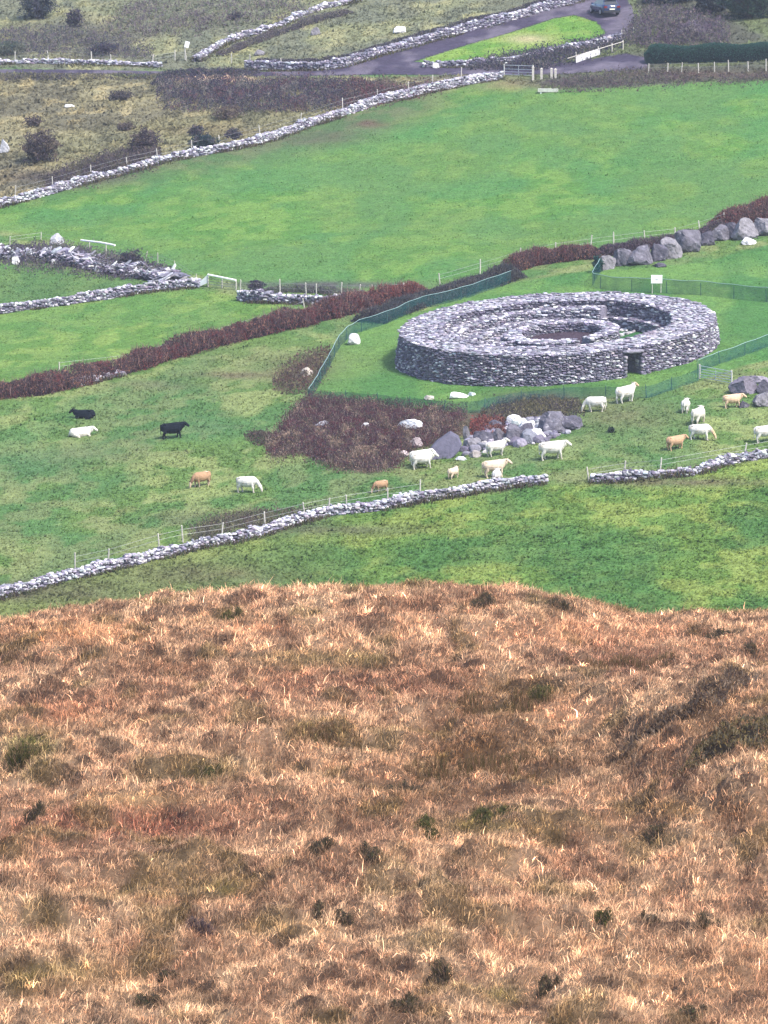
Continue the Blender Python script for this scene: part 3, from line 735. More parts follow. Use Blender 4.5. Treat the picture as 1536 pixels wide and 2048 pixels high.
# ------------------------------------------------------------------ boulders
BV, BF = ico(4)
def boulder(name, label, px, py, w, h, kind='rock', tint=(.26, .25, .29), depth=.8, seed=None, cut=7, sink=.15, yaw=None, group=None):
    p = P(px, py); k = ppm(p)
    W, H = w / k, h / k
    r = np.random.default_rng(int(px * 7 + py * 13) if seed is None else seed)
    v = BV.copy(); v = np.sign(v) * np.abs(v) ** .75
    for _ in range(cut + 6):
        d = r.normal(size=3); d[2] = abs(d[2]) * .8; d /= np.linalg.norm(d); o = r.uniform(.5, .85)
        s = v @ d; v = v - np.outer(np.clip(s - o, 0, None), d)
    q = BV
    v = v * (1 + .07 * np.sin(q[:, :1] * 5 + r.uniform(0, 6)) * np.cos(q[:, 1:2] * 6 + r.uniform(0, 6)) + .04 * np.sin(q[:, 2:3] * 13 + r.uniform(0, 6)) * np.sin(q[:, :1] * 11))
    lo, hi = v.min(0), v.max(0)
    v = (v - (lo + hi) / 2) / (hi - lo)
    v = v * np.array([W, max(W * depth, .25), H * (1 + sink)])
    v[:, 2] += H * (1 + sink) / 2 - H * sink
    yw = r.uniform(-.25, .25) if yaw is None else yaw
    c, s = math.cos(yw), math.sin(yw); v[:, :2] = np.stack([v[:, 0] * c - v[:, 1] * s, v[:, 0] * s + v[:, 1] * c], 1)
    p = p + Vector((0, W * depth * .4, 0)); p.z = float(hv(p.x, p.y))
    me = mesh_np(name, v, BF, M[kind], np.broadcast_to(np.array(tint), (len(v), 3)), False)
    return tag(obj(name, me, loc=p), label, 'boulder', group)
G1, G2, G3, WH = (.125, .118, .145), (.085, .08, .105), (.185, .175, .195), (.58, .57, .58)
g = 'boulders lined up along the field edge'
for row in [
    ('rounded pale boulder beside the netting corner, first of the boulder row', 1213, 540, 40, 32, G3), ('grey upright boulder second in the row from the netting corner', 1246, 533, 36, 38, G1),
    ('broad low boulder third in the row behind the ring fort', 1281, 531, 54, 40, G1), ('narrow boulder fourth in row, between broad low one and lit one', 1318, 523, 36, 38, G2),
    ('pale sloping boulder fifth in the row, brightest right face', 1343, 518, 44, 46, G3), ('tall pointed boulder in the middle of the boulder row', 1376, 506, 52, 48, G1),
    ('small rounded boulder right of the tall pointed middle one', 1412, 492, 36, 32, G2), ('small pointed boulder, seventh and a little higher in the row', 1440, 482, 38, 34, G1),
    ('dark narrow boulder just left of the biggest triangular boulder', 1461, 478, 30, 36, G2), ('biggest triangular boulder near the right end of the row', 1490, 480, 52, 46, G3),
    ('long sloping boulder cut off by the right edge, end of row', 1532, 472, 56, 36, G3)]:
    boulder('boulder', row[0], row[1], row[2], row[3] * 1.06, row[4] * .92, tint=row[5], group=g)
def slab(label, outline, base, thick, tint, lean=.5):
    p = P(*base); k = ppm(p); q = np.array([((a - base[0]) / k, (base[1] - b) / k) for a, b in outline])
    n = len(q); c = q.mean(0); lay = []
    for f, yb in ((.90, -.03), (1.0, .05), (1.0, thick - .06), (.93, thick)):
        r_ = np.random.default_rng(5); o = c + (q - c) * f + r_.normal(0, .015, q.shape)
        lay.append(np.stack([o[:, 0], yb + np.maximum(o[:, 1], 0) * lean, o[:, 1]], 1))
    V = np.concatenate(lay + [[(c[0], -.05 + c[1] * lean, c[1])], [(c[0], thick + c[1] * lean, c[1])]]); i = np.arange(n); j = (i + 1) % n
    F = np.concatenate([np.stack([a * n + i, a * n + j, (a + 1) * n + j, (a + 1) * n + i], 1) for a in range(3)])
    T = np.concatenate([np.stack([0 * i + 4 * n, j, i], 1), np.stack([0 * i + 4 * n + 1, 3 * n + i, 3 * n + j], 1)])
    mb = MB(); mb.add(V, [F, T], tint); return tag(mb.build('boulder', M['rock_dark'], loc=p), label, 'boulder')
slab('large smooth dark grey slab tilted behind the white cows', [(853, 925), (857, 903), (872, 886), (901, 867), (917, 877), (924, 890), (918, 905), (900, 920), (880, 926)], (888, 918), .6, (.10, .096, .135))
boulder('white_rock', 'flat white rock on the grass under the biggest triangular boulder', 1498, 490, 32, 13, 'rock_white', WH, 1.2)
boulder('flat_stone', 'dark flat stone at the foot of the boulder row', 1320, 535, 26, 8, 'rock_dark', G2, 1.2)
for row in [
    ('pointed pinkish stone left of the large dark slab', 833, 896, 26, 20, 'rock', (.36, .30, .31), .7, 5),
    ('long grey rock right of the large dark slab', 945, 899, 42, 20, 'rock', G3, .8, 7), ('broad grey rock slope at the far right foot of outcrop', 1142, 862, 50, 26, 'rock', G2, .9, 6), ('grey rock wedged behind the white sloping slab', 1052, 874, 34, 26, 'rock', G2, .8, 7), ('dark wedge of rock between low grey rock and tall one', 1000, 884, 32, 26, 'rock', (.13, .12, .14), .8, 7), ('mid grey rock behind small rock on the bracken', 990, 858, 36, 16, 'rock', G2, .8, 7), ('thin upright pale stone behind the dark slab', 933, 880, 15, 28, 'rock', G3, .8, 7), ('low grey rock in the middle of the outcrop', 968, 886, 46, 22, 'rock', G2, .8, 7),
    ('tall grey rock behind the white cow with raised head', 1028, 884, 36, 34, 'rock', G1, .8, 7), ('small grey rock on top of the brown bracken in outcrop', 972, 866, 30, 14, 'rock', G1, .8, 7),
    ('white capped rock at the top of the outcrop', 1030, 846, 36, 14, 'rock_white', (.6, .6, .62), .8, 7), ('white flat topped rock in the upper outcrop centre', 1056, 860, 40, 18, 'rock_white', WH, .8, 7),
    ('small white rock perched beside the biggest outcrop rock', 1082, 860, 22, 14, 'rock_white', WH, .8, 7), ('bright white sloping slab at right foot of the outcrop', 1072, 882, 44, 24, 'rock_white', (.8, .79, .78), .7, 5),
    ('biggest rounded grey rock at the right end of outcrop', 1110, 868, 66, 40, 'rock', G1, .8, 6), ('flat pale stone lying in grass below the dark slab', 922, 921, 24, 7, 'rock_white', (.6, .6, .62), .9, 6), ('tiny pale stone in grass beside the cow with raised head', 969, 907, 12, 7, 'rock_white', (.6, .56, .54), .8, 6),
    ('rounded brownish stone at the foot of the outcrop', 951, 915, 26, 13, 'rock', (.28, .25, .24), .8, 7), ('long white slab lying on the bramble thicket', 822, 863, 54, 22, 'rock_white', (.78, .78, .8), .5, 6),
    ('white and black split rock at upper left of bramble thicket', 645, 858, 32, 16, 'rock', (.5, .5, .54), .7, 5), ('small whitish rock in the middle of the bramble thicket', 730, 861, 18, 15, 'rock_white', (.6, .6, .63), .8, 6),
    ('half buried grey stone below the split rock in brambles', 648, 882, 16, 10, 'rock', G3, .8, 7), ('tiny pale stone right of the half buried grey stone', 688, 873, 12, 6, 'rock_white', (.6, .58, .54), .8, 7), ('pale stone at the right foot of the bramble thicket', 808, 914, 20, 12, 'rock', (.45, .38, .38), .8, 7),
    ('long white slab lying on grass in front of the fort', 918, 797, 40, 11, 'rock_white', (.82, .81, .8), .6, 4), ('short grey slab touching the white slab before the fort', 943, 792, 16, 8, 'rock_white', (.5, .55, .56), .7, 4), ('low weathered stone left of the white slab before fort', 858, 800, 22, 8, 'rock', (.42, .38, .33), .8, 7),
    ('bright white boulder inside the netting corner left of fort', 708, 690, 26, 22, 'rock_white', WH, .9, 6), ('white and brown stone outside the netting left of fort', 613, 754, 28, 18, 'rock', (.5, .44, .38), .8, 6),
    ('big purple grey boulder in the pile behind the tan cow', 1488, 790, 62, 36, 'rock_dark', (.15, .135, .17), .7, 5), ('flat capstone on top of the right edge boulder pile', 1512, 768, 74, 15, 'rock', (.2, .18, .22), .6, 6),
    ('squarish boulder at right edge under the capstone', 1530, 788, 36, 28, 'rock', G2, .8, 6), ('rounded grey boulder low in the right edge pile', 1527, 814, 42, 28, 'rock', G3, .8, 6), ('small stone at the foot of the right edge pile', 1488, 816, 24, 14, 'rock', G2, .8, 6),
    ('white boulder at the far left edge on rough slope', 8, 306, 22, 27, 'rock_white', (.45, .45, .48), .8, 8), ('rounded white boulder on the crest of the collapsed bank', 113, 492, 28, 24, 'rock_white', (.36, .36, .39), .9, 6), ('tilted white stone at left in the collapsed bank', 32, 530, 18, 18, 'rock_white', WH, .7, 6),
    ('white stone low on the collapsed bank below white rail', 196, 545, 15, 14, 'rock_white', WH, .7, 6), ('white stone in the middle foot of the collapsed bank', 108, 529, 12, 10, 'rock_white', WH, .7, 6), ('pale stone directly under the left post of white rail', 160, 522, 14, 9, 'rock_white', WH, .7, 6), ('small white stone near left end of the collapsed bank', 49, 507, 9, 7, 'rock_white', WH, .7, 6),
    ('grey boulder on far hillside below the ruined wall', 631, 71, 22, 16, 'rock', G3, .8, 6), ('white boulder beside the retaining wall on far hillside', 800, 67, 28, 13, 'rock_white', (.66, .65, .68), .8, 5), ('white stone at the lower end of the ruined wall', 518, 112, 22, 12, 'rock', G3, .8, 5),
    ('white stone in the roadside wall under the grass triangle', 872, 137, 14, 11, 'rock_white', WH, .8, 5), ('tilted pale stone on roadside wall right of white one', 941, 133, 18, 14, 'rock_white', (.55, .54, .55), .8, 5), ('flat pale stone alone on the rough slope at left', 138, 215, 22, 6, 'rock_white', (.6, .6, .6), .8, 5)]:
    boulder('boulder', row[0], *row[1:5], kind=row[5], tint=row[6], depth=row[7], cut=row[8])

# loose rubble between the boulders of the outcrop
pl_ = [(925, 912), (960, 905), (1010, 893), (1075, 888), (1140, 866), (1160, 846), (1110, 832), (1050, 838), (1000, 850), (950, 868), (930, 890)]
px_ = rng.uniform(920, 1165, 900); py_ = rng.uniform(830, 915, 900); k = sdist(px_, py_, pl_) > 0; px_, py_ = px_[k], py_[k]
x, y, z = unproject(px_, py_); n = len(x)
V, F, T = stones_mesh(np.stack([x, y, z + .06], 1), np.exp(rng.normal(-1.75, .45, (n, 1))) * rng.uniform(.7, 1.3, (n, 3)) * np.array([1, 1, .75]), rng.uniform(0, 6.28, n), rng.normal(0, .4, n), stone_cols(n, (.45, .32, .14, .09)))
mb = MB(); mb.add(V, F, T); tag(mb.build('rubble', M['stone']), 'loose broken stones lying between the outcrop boulders', 'rubble', kind='stuff')

# ------------------------------------------------------------------ leafy things
def leaves(C, size, cols, upright=0.0, aspect=1.6):
    n = len(C)
    a = rng.normal(size=(n, 3)); a[:, 2] += upright * 2; a /= np.linalg.norm(a, axis=1, keepdims=True)
    b = rng.normal(size=(n, 3)); b -= (b * a).sum(1, keepdims=True) * a; b /= np.linalg.norm(b, axis=1, keepdims=True)
    s = (size * rng.uniform(.6, 1.4, n))[:, None]
    V = np.stack([C - a * s * aspect, C + b * s * .6, C + a * s * aspect, C - b * s * .6], 1).reshape(-1, 3)
    i = np.arange(n) * 4
    return V, np.stack([i, i + 1, i + 2, i + 3], 1), np.repeat(cols, 4, 0)
def pal(n, cols, w=None, clump=None):
    c = np.array([lin(q, SC * 1.45) for q in cols])
    k = rng.choice(len(cols), n, p=w)
    if clump is not None:
        k = np.clip(((np.asarray(clump) - .5) * 1.9 + .5 + rng.normal(0, .20, n)) * len(cols), 0, len(cols) - 1).astype(int)
    out = c[k] * rng.uniform(.75, 1.25, (n, 1))
    if clump is not None: out = out * (.72 + .6 * clump)[:, None]
    return out
BRAM = [(132, 76, 74), (110, 66, 70), (88, 60, 70), (92, 78, 74), (150, 108, 92), (76, 58, 64)]
BRACK = [(142, 78, 72), (120, 64, 62), (100, 58, 62), (154, 104, 88), (84, 54, 58)]
DSCRUB = [(80, 74, 94), (66, 64, 86), (98, 88, 96), (76, 84, 80), (116, 106, 102), (56, 54, 76)]
PURP = [(92, 74, 92), (76, 62, 82), (112, 90, 96), (64, 60, 70), (96, 92, 84)]
GREEN = [(52, 78, 66), (40, 62, 58), (66, 90, 70), (44, 54, 60)]
def twigs(mb, x, y, z, h, palette, frac):
    k = rng.random(len(x)) < frac; n = int(k.sum())
    if not n: return
    h = np.broadcast_to(h, x.shape)[k]
    c = pal(n, palette) * 1.35; c = c * .6 + c.mean(1, keepdims=True) * .4
    V, Q, T, tt = blades(np.stack([x[k], y[k], z[k]], 1), h * rng.uniform(.25, .75, n), rng.uniform(.02, .045, n), np.abs(rng.normal(.4, .35, n)), rng.uniform(0, PI2, n), c, bend=rng.uniform(-.2, .8, n))
    mb.add(V, [Q, T], tt)
PI2 = 2 * math.pi
def strip_hedge(name, label, pts, height, width, palette, dens=420, leaf=.062, cat='hedge', upright=.4, lump=.85, seed=0, moor=False, hf=None):
    hf = hf or hv
    if moor:
        w = np.array([P(a, b, True)[:] for a, b in pts])
    else:
        w = np.array([P(a, b)[:] for a, b in pts])
    seg = np.hypot(*(w[1:, :2] - w[:-1, :2]).T); s = np.concatenate([[0], np.cumsum(seg)])
    n = int(s[-1] * dens * width * 1.25)
    t = rng.uniform(0, s[-1], n); x = np.interp(t, s, w[:, 0]); y = np.interp(t, s, w[:, 1])
    e = .01 * s[-1]
    ang = np.arctan2(np.interp(t + e, s, w[:, 1]) - np.interp(t - e, s, w[:, 1]), np.interp(t + e, s, w[:, 0]) - np.interp(t - e, s, w[:, 0]))
    hs = np.interp(t, s, height) if hasattr(height, '__len__') else np.full(n, height)
    hs = hs * (1 - lump / 2 + lump * fbm(t / 1.3, t * 0 + seed, 11, 3) * 1.1)
    end = sstep(0, .9, t) * sstep(0, .9, s[-1] - t); hs = hs * (.35 + .65 * end)
    th = rng.uniform(0, math.pi, n); rad = np.sqrt(rng.uniform(.30, 1.05, n))
    wl = width * (.8 + .5 * fbm(t / 1.7, t * 0 + 9, seed + 3, 2))
    off = np.cos(th) * wl * .5 * rad
    bx = x - np.sin(ang) * off; by = y + np.cos(ang) * off
    z = hf(bx, by) + np.sin(th) * hs * rad
    gap = fbm(t / 2.4, off / 1.2, 47 + seed, 2)
    keep = (gap > .36) | (rng.random(n) < .3)
    t, bx, by, z, off, hs, th, rad = [q[keep] for q in (t, bx, by, z, off, hs, th, rad)]; n = len(t)
    cl = fbm(t / .9, off / .9, 5 + seed, 3)
    V, F, T = leaves(np.stack([bx, by, z], 1), leaf, pal(n, palette, clump=cl), upright)
    mb = MB(); mb.add(V, F, T)
    twigs(mb, bx, by, hf(bx, by) + np.sin(th) * hs * rad * .8, hs, palette, .22)
    # dense twiggy heart
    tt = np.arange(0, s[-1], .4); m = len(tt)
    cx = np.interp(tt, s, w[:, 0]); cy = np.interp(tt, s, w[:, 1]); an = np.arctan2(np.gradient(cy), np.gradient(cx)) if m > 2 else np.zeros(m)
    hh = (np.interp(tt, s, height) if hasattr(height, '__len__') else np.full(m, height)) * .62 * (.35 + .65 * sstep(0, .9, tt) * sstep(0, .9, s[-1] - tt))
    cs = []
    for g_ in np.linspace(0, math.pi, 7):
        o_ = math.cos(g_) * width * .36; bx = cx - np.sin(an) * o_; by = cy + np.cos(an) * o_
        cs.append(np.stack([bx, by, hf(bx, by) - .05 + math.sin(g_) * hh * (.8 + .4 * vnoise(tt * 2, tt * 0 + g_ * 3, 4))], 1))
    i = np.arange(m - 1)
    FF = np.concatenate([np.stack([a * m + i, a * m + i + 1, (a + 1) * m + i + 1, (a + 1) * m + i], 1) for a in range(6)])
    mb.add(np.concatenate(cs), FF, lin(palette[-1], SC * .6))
    return tag(mb.build(name, M['leaf']), label, cat)
def patch_scrub(name, label, poly, height, palette, n, leaf=.09, cat='thicket', upright=.4, hole=0.0, seed=0):
    poly = np.asarray(poly, float)
    px = rng.uniform(poly[:, 0].min(), poly[:, 0].max(), n * 3); py = rng.uniform(poly[:, 1].min(), poly[:, 1].max(), n * 3)
    soft = min(9.0, (poly[:, 1].max() - poly[:, 1].min()) * .14)
    sd = sdist(px, py, poly) + rng.normal(0, soft, n * 3)
    k = sd > 0; px, py, sd = px[k][:n], py[k][:n], sd[k][:n]
    x, y, z = unproject(px, py)
    lump = fbm(x / 1.1, y / 1.6, 13 + seed, 3)
    H = height * sstep(0, 14, sd) * (.25 + 1.3 * (lump - .15)).clip(.15, 1.3) + .05
    if hole: 
        k = (fbm(x / 1.4, y / 1.4, 29 + seed, 2) > hole) | (rng.random(len(x)) < .25); x, y, z, H, lump = x[k], y[k], z[k], H[k], lump[k]
    m = len(x); zz = z + H * rng.uniform(.25, 1.05, m)
    V, F, T = leaves(np.stack([x, y, zz], 1), leaf, pal(m, palette, clump=fbm(x / .9, y / 1.2, 6 + seed, 3)), upright)
    mb = MB(); mb.add(V, F, T); twigs(mb, x, y, z + H * .35, H + .12, palette, .35)
    return tag(mb.build(name, M['leaf']), label, cat)
def bush(name, label, px, py, w, h, palette, n=900, leaf=.10, cat='bush', depth=.9, upright=.3, moor=False, parts=False):
    p = P(px, py, moor); k = ppm(p); W, H = w / k * .5, h / k
    hf = hm if moor else hv
    c = empty(name, p); tag(c, label, cat)
    m = n; V = rng.normal(size=(m, 3)); V /= np.linalg.norm(V, axis=1, keepdims=True)
    V *= (rng.uniform(.25, 1.0, m) ** .45)[:, None]
    lob = 1 + .35 * np.sin(V[:, 0] * 6 + px) * np.cos(V[:, 1] * 5 + py) + .22 * np.sin(V[:, 2] * 9 + px * 1.7 + V[:, 0] * 4)
    V *= lob[:, None] * .88
    V = V * np.array([W, W * depth, H * .56]) + np.array([0, W * depth * .6, H * .48])
    V[:, 2] = np.maximum(V[:, 2], rng.uniform(0, .12, m))
    V[:, 2] += hf(V[:, 0] + p.x, V[:, 1] + p.y) - p.z
    Lv, F, T = leaves(V, leaf, pal(m, palette, clump=fbm(V[:, 0] / (W * .4), V[:, 2] / (W * .4) + V[:, 1] / W, int(px), 2)), upright)
    mb = MB(); mb.add(Lv, F, T); mb.build('crown' if 'tree' in name else 'foliage', M['leaf'], c)
    st = MB()
    for q in range(7):
        a = rng.uniform(0, 6.28); e = np.array([math.cos(a) * W * .6, W * depth * .6 + math.sin(a) * W * depth * .55, H * rng.uniform(.55, .85)])
        st.tube([(0, W * depth * .6, -.15), e * np.array([.35, 1, .5]), e], [.05 * H + .01, .03 * H + .006, .008], 5, lin((92, 80, 72), SC))
    st.build('trunk' if 'tree' in name else 'stem', M['leaf'], c)
    return c

strip_hedge('bramble_hedge', 'long rust brown bramble hedge climbing from left edge toward the fort', [(-60, 800), (0, 790), (70, 788), (150, 765), (250, 742), (330, 716), (420, 690), (520, 668), (600, 650), (680, 628), (730, 612)],
            [1.0, 1.0, 1.5, 1.2, 1.0, 1.1, 1.2, 1.25, 1.3, 1.35, 1.2], 2.8, BRAM, 300, cat='hedge', seed=1)
strip_hedge('bracken_clump', 'red brown bracken where hedge and field wall meet left of fort', [(690, 622), (740, 608), (800, 594), (850, 584)], 1.15, 2.6, BRACK, 380, seed=2, cat='bracken')
strip_hedge('dark_scrub_hedge', 'dark scrub strip behind the green netting beside the big field', [(735, 646), (790, 626), (850, 604), (920, 586), (1030, 552)], 1.0, 3.0, [(76, 82, 84), (60, 62, 74), (88, 84, 88), (96, 92, 84), (56, 52, 62)], 300, seed=3, cat='scrub')
strip_hedge('bramble_hedge', 'purple brown bramble mound directly behind the fort', [(1010, 545), (1050, 532), (1100, 524), (1150, 519), (1205, 512)], [.7, 1.3, 1.3, 1.0, .8], 2.4, BRAM, 420, seed=4, cat='hedge')
strip_hedge('dark_scrub_hedge', 'thin dark scrub line behind the row of boulders', [(1195, 514), (1260, 503), (1330, 492), (1400, 476), (1460, 456)], .8, 1.8, PURP, 380, seed=5, cat='scrub')
strip_hedge('bramble_hedge', 'purple bramble mass at right edge above the biggest boulder', [(1440, 452), (1480, 442), (1530, 434), (1600, 424)], [.8, 1.4, 1.5, 1.4], 3.0, BRAM, 420, seed=6, cat='hedge')
patch_scrub('bramble_thicket', 'brown bramble thicket below the fort with pale rocks in it', THICKET[:4] + [(900, 870), (880, 885), (825, 902), (795, 930), (740, 948), (670, 935), (600, 905), (548, 915), (530, 893), (560, 860)], .8, [(112, 66, 72), (86, 56, 70), (72, 54, 66), (112, 84, 78), (98, 92, 76), (160, 136, 118)], 46000, .048, seed=1)
patch_scrub('bracken_patch', 'reddish bracken growing between the outcrop rocks', [(940, 850), (965, 838), (1000, 840), (1015, 868), (985, 880), (950, 880)], .7, BRACK, 2600, .07, cat='bracken', seed=2)
patch_scrub('heath_mound', 'olive brown heath mound above the rock outcrop', [(960, 828), (1000, 806), (1060, 796), (1150, 800), (1170, 822), (1120, 838), (1060, 836), (1000, 840)], .6, [(118, 112, 82), (98, 92, 76), (84, 76, 82), (132, 126, 96), (76, 70, 70)], 6000, .07, cat='heath', seed=3)
patch_scrub('bracken_patch', 'faded brown bracken outside the netting at left of fort', [(545, 772), (575, 735), (620, 712), (655, 696), (662, 712), (640, 752), (612, 782), (575, 790)], .6, [(120, 92, 84), (104, 92, 76), (92, 72, 74), (122, 114, 86)], 3600, .07, cat='bracken', seed=4)
patch_scrub('scrub_patch', 'small dark scrub left of the bramble thicket', [(488, 872), (515, 862), (548, 872), (560, 890), (520, 892)], .5, [(112, 92, 82), (96, 90, 76), (80, 66, 66)], 900, .07, cat='scrub', seed=5)
patch_scrub('scrub_patch', 'grey brown scrub strip along the wall under the grazing calf side', [(375, 1068), (430, 1040), (500, 1026), (590, 1020), (640, 1020), (560, 1046), (470, 1068), (400, 1085)], .45, [(112, 106, 86), (96, 92, 78), (126, 124, 92), (92, 78, 74)], 5200, .06, cat='scrub', seed=6, hole=.42)
patch_scrub('scrub_thicket', 'long dark purple scrub thicket on the rough upper slope', [(312, 195), (318, 168), (360, 163), (430, 163), (500, 166), (600, 160), (680, 166), (752, 178), (770, 196), (700, 214), (640, 222), (560, 222), (480, 226), (400, 214), (340, 214)], 1.15, [(122, 90, 96), (84, 72, 92), (66, 62, 82), (58, 56, 74), (88, 90, 84), (124, 116, 112)], 30000, .075, seed=7, hole=.34)
patch_scrub('red_scrub', 'reddish scrub at right end of the long dark thicket', [(680, 200), (700, 170), (750, 168), (800, 180), (860, 172), (900, 168), (840, 184), (770, 202), (700, 216)], 1.2, [(124, 82, 88), (104, 70, 80), (92, 84, 84), (120, 104, 96)], 7000, .09, seed=8, cat='scrub')
patch_scrub('scrub_strip', 'dark heathery strip above the long whitish wall at left', [(90, 375), (130, 348), (180, 330), (240, 312), (300, 300), (322, 304), (318, 322), (240, 342), (170, 360), (105, 382)], .9, [(92, 80, 86), (78, 68, 78), (104, 92, 88), (96, 92, 76)], 9000, .09, seed=9, cat='scrub')
patch_scrub('roadside_scrub', 'dark scrub along the track bend under the grass triangle', [(930, 140), (1000, 122), (1070, 108), (1150, 94), (1240, 76), (1250, 84), (1200, 100), (1120, 124), (1070, 142), (1000, 140)], 1.0, DSCRUB, 9000, .09, seed=10, cat='scrub')
patch_scrub('roadside_scrub', 'grey brown scrub between the lane and the largest field', [(1080, 180), (1100, 160), (1200, 152), (1290, 140), (1330, 152), (1420, 154), (1600, 150), (1600, 162), (1420, 166), (1300, 170), (1200, 178), (1120, 186)], .7, [(112, 92, 98), (96, 86, 92), (120, 112, 98), (100, 104, 86), (84, 72, 80)], 9000, .075, seed=11, cat='scrub', hole=.5)
patch_scrub('roadside_scrub', 'purple grey scrub beyond the parked car on the right', [(1245, 80), (1270, 50), (1300, 20), (1380, 30), (1440, 50), (1460, 80), (1400, 92), (1330, 90), (1290, 96)], 1.3, [(110, 92, 110), (92, 82, 96), (124, 112, 110), (104, 108, 92), (84, 76, 88)], 14000, .10, seed=12, cat='scrub', hole=.38)
patch_scrub('bank_scrub', 'dark scrub overgrowing the collapsed bank at left', [(-40, 512), (0, 492), (60, 496), (120, 496), (200, 515), (260, 522), (330, 545), (360, 562), (300, 560), (220, 552), (120, 536), (40, 530)], .9, [(98, 86, 106), (82, 74, 94), (112, 104, 102), (96, 100, 88)], 13000, .08, seed=13, cat='scrub', hole=.38)
patch_scrub('hill_scrub', 'purplish dead scrub on the far hillside at top centre', [(200, 60), (240, 20), (300, 5), (420, 10), (560, -5), (640, 30), (600, 45), (520, 40), (430, 60), (330, 70), (260, 75)], .8, [(124, 112, 116), (108, 98, 106), (140, 134, 118), (116, 124, 100)], 9000, .10, seed=14, cat='scrub', hole=.5)
strip_hedge('grey_weeds', 'thin grey weeds along the fence above the dark wall stub', [(520, 586), (580, 582), (650, 584), (700, 590), (740, 594)], .45, 1.6, [(112, 108, 112), (96, 94, 100), (110, 120, 96)], 220, seed=15, cat='weeds')
patch_scrub('scrub_patch', 'dark grey scrub between track and the sandy bank strip', [(300, 172), (325, 150), (380, 140), (480, 140), (520, 146), (470, 152), (400, 152), (350, 156)], .55, DSCRUB, 5000, .09, cat='scrub', seed=31)
patch_scrub('verge_scrub', 'rough dark weeds along the lower edge of left track', [(-40, 148), (100, 147), (250, 147), (330, 148), (300, 158), (150, 160), (-40, 162)], .6, [(98, 92, 96), (84, 80, 92), (112, 108, 96), (128, 122, 100)], 4500, .08, cat='scrub', seed=41, hole=.42)
patch_scrub('hill_scrub', 'tangled purple grey scrub at the far left above track', [(-40, 70), (60, 55), (160, 60), (250, 80), (310, 110), (200, 118), (80, 112), (-40, 112)], .8, [(116, 104, 112), (98, 90, 104), (132, 126, 112), (106, 116, 96), (82, 78, 92)], 11000, .085, cat='scrub', seed=51, hole=.44)
strip_hedge('roadside_scrub', 'dark scrub growing on top of the retaining wall', [(500, 128), (600, 128), (690, 122), (745, 104), (832, 79), (930, 51), (1020, 29), (1110, 4)], .55, 1.5, DSCRUB, 260, seed=52, cat='scrub')
strip_hedge('hill_scrub', 'brown scrub beside the ruined wall climbing the hillside', [(440, 112), (500, 88), (560, 66), (630, 42), (700, 24)], .5, 1.6, [(116, 104, 108), (100, 92, 100), (128, 124, 104), (84, 78, 88)], 220, seed=53, cat='scrub')
for row in [
    ('large dark blue green bush at the top left corner', 75, 40, 78, 62, [(58, 68, 86), (48, 58, 74), (72, 84, 84), (80, 80, 96)], 4200), ('small dark bush right of the top left corner bush', 148, 56, 40, 36, DSCRUB, 1300), ('low dark bush above the track wall at upper left', 205, 112, 62, 22, DSCRUB, 1400),
    ('green grey bush low at the far left edge by track', 20, 112, 70, 26, [(92, 104, 92), (80, 90, 88), (104, 108, 96)], 1300), ('broad dark brown bush left on the rough slope', 80, 328, 82, 62, [(92, 80, 84), (78, 68, 76), (104, 92, 84)], 3600),
    ('dark rounded bush above the wall on the rough slope', 288, 304, 62, 40, [(88, 76, 84), (72, 64, 76), (104, 92, 88)], 2400), ('dark teal gorse bush touching the long whitish wall', 405, 302, 58, 30, [(48, 72, 78), (40, 58, 68), (64, 84, 82), (80, 76, 84)], 2200),
    ('small grey bush above the dark teal gorse bush', 392, 272, 36, 18, DSCRUB, 700), ('small dark bush right of the dark teal gorse bush', 465, 280, 34, 20, DSCRUB, 800), ('long low bush left of the purple scrub thicket', 240, 202, 56, 18, [(96, 88, 92), (84, 80, 84), (112, 106, 96)], 1000),
    ('little brown bush in middle of rough left slope', 250, 262, 36, 14, [(110, 98, 92), (96, 86, 84)], 500), ('small dark tuft of scrub at left on rough slope', 66, 255, 40, 20, [(104, 92, 92), (92, 84, 84)], 600), ('brown scrub clump under the purple thicket', 455, 240, 60, 24, [(112, 98, 92), (96, 84, 84), (128, 116, 98)], 1200),
    ('grey mound bush left of the trimmed hedge top', 1385, 82, 64, 36, [(124, 112, 128), (108, 100, 116), (136, 128, 128)], 2600), ('small teal bush on the netting line beside boulder row', 1196, 545, 22, 32, [(40, 82, 84), (48, 92, 84), (60, 90, 80)], 700), ('blackish bush at the top centre edge of far hillside', 470, 40, 34, 14, DSCRUB, 600),
    ('little dark weed clump alone among the white cows', 1222, 866, 14, 12, [(70, 92, 72), (64, 80, 70)], 160), ('dark bush above the dark wall stub near white gate', 512, 585, 36, 22, DSCRUB, 800), ('dark scrub bush on the collapsed bank below rail', 262, 540, 52, 36, DSCRUB, 1500)]:
    bush('bush', row[0], *row[1:5], row[5], row[6], .085)
for row in [('dark leafy tree at the top right corner', 1500, 40, 110, 75, GREEN, 5200), ('dark leafy tree left of the top right corner tree', 1425, 30, 80, 62, [(62, 74, 84), (54, 62, 74), (76, 84, 84)], 3600), ('dark low tree just right of the parked car', 1340, 10, 120, 40, [(56, 70, 78), (48, 58, 70), (70, 80, 80)], 3600)]:
    bush('tree', row[0], *row[1:5], row[5], row[6], .12, cat='tree')

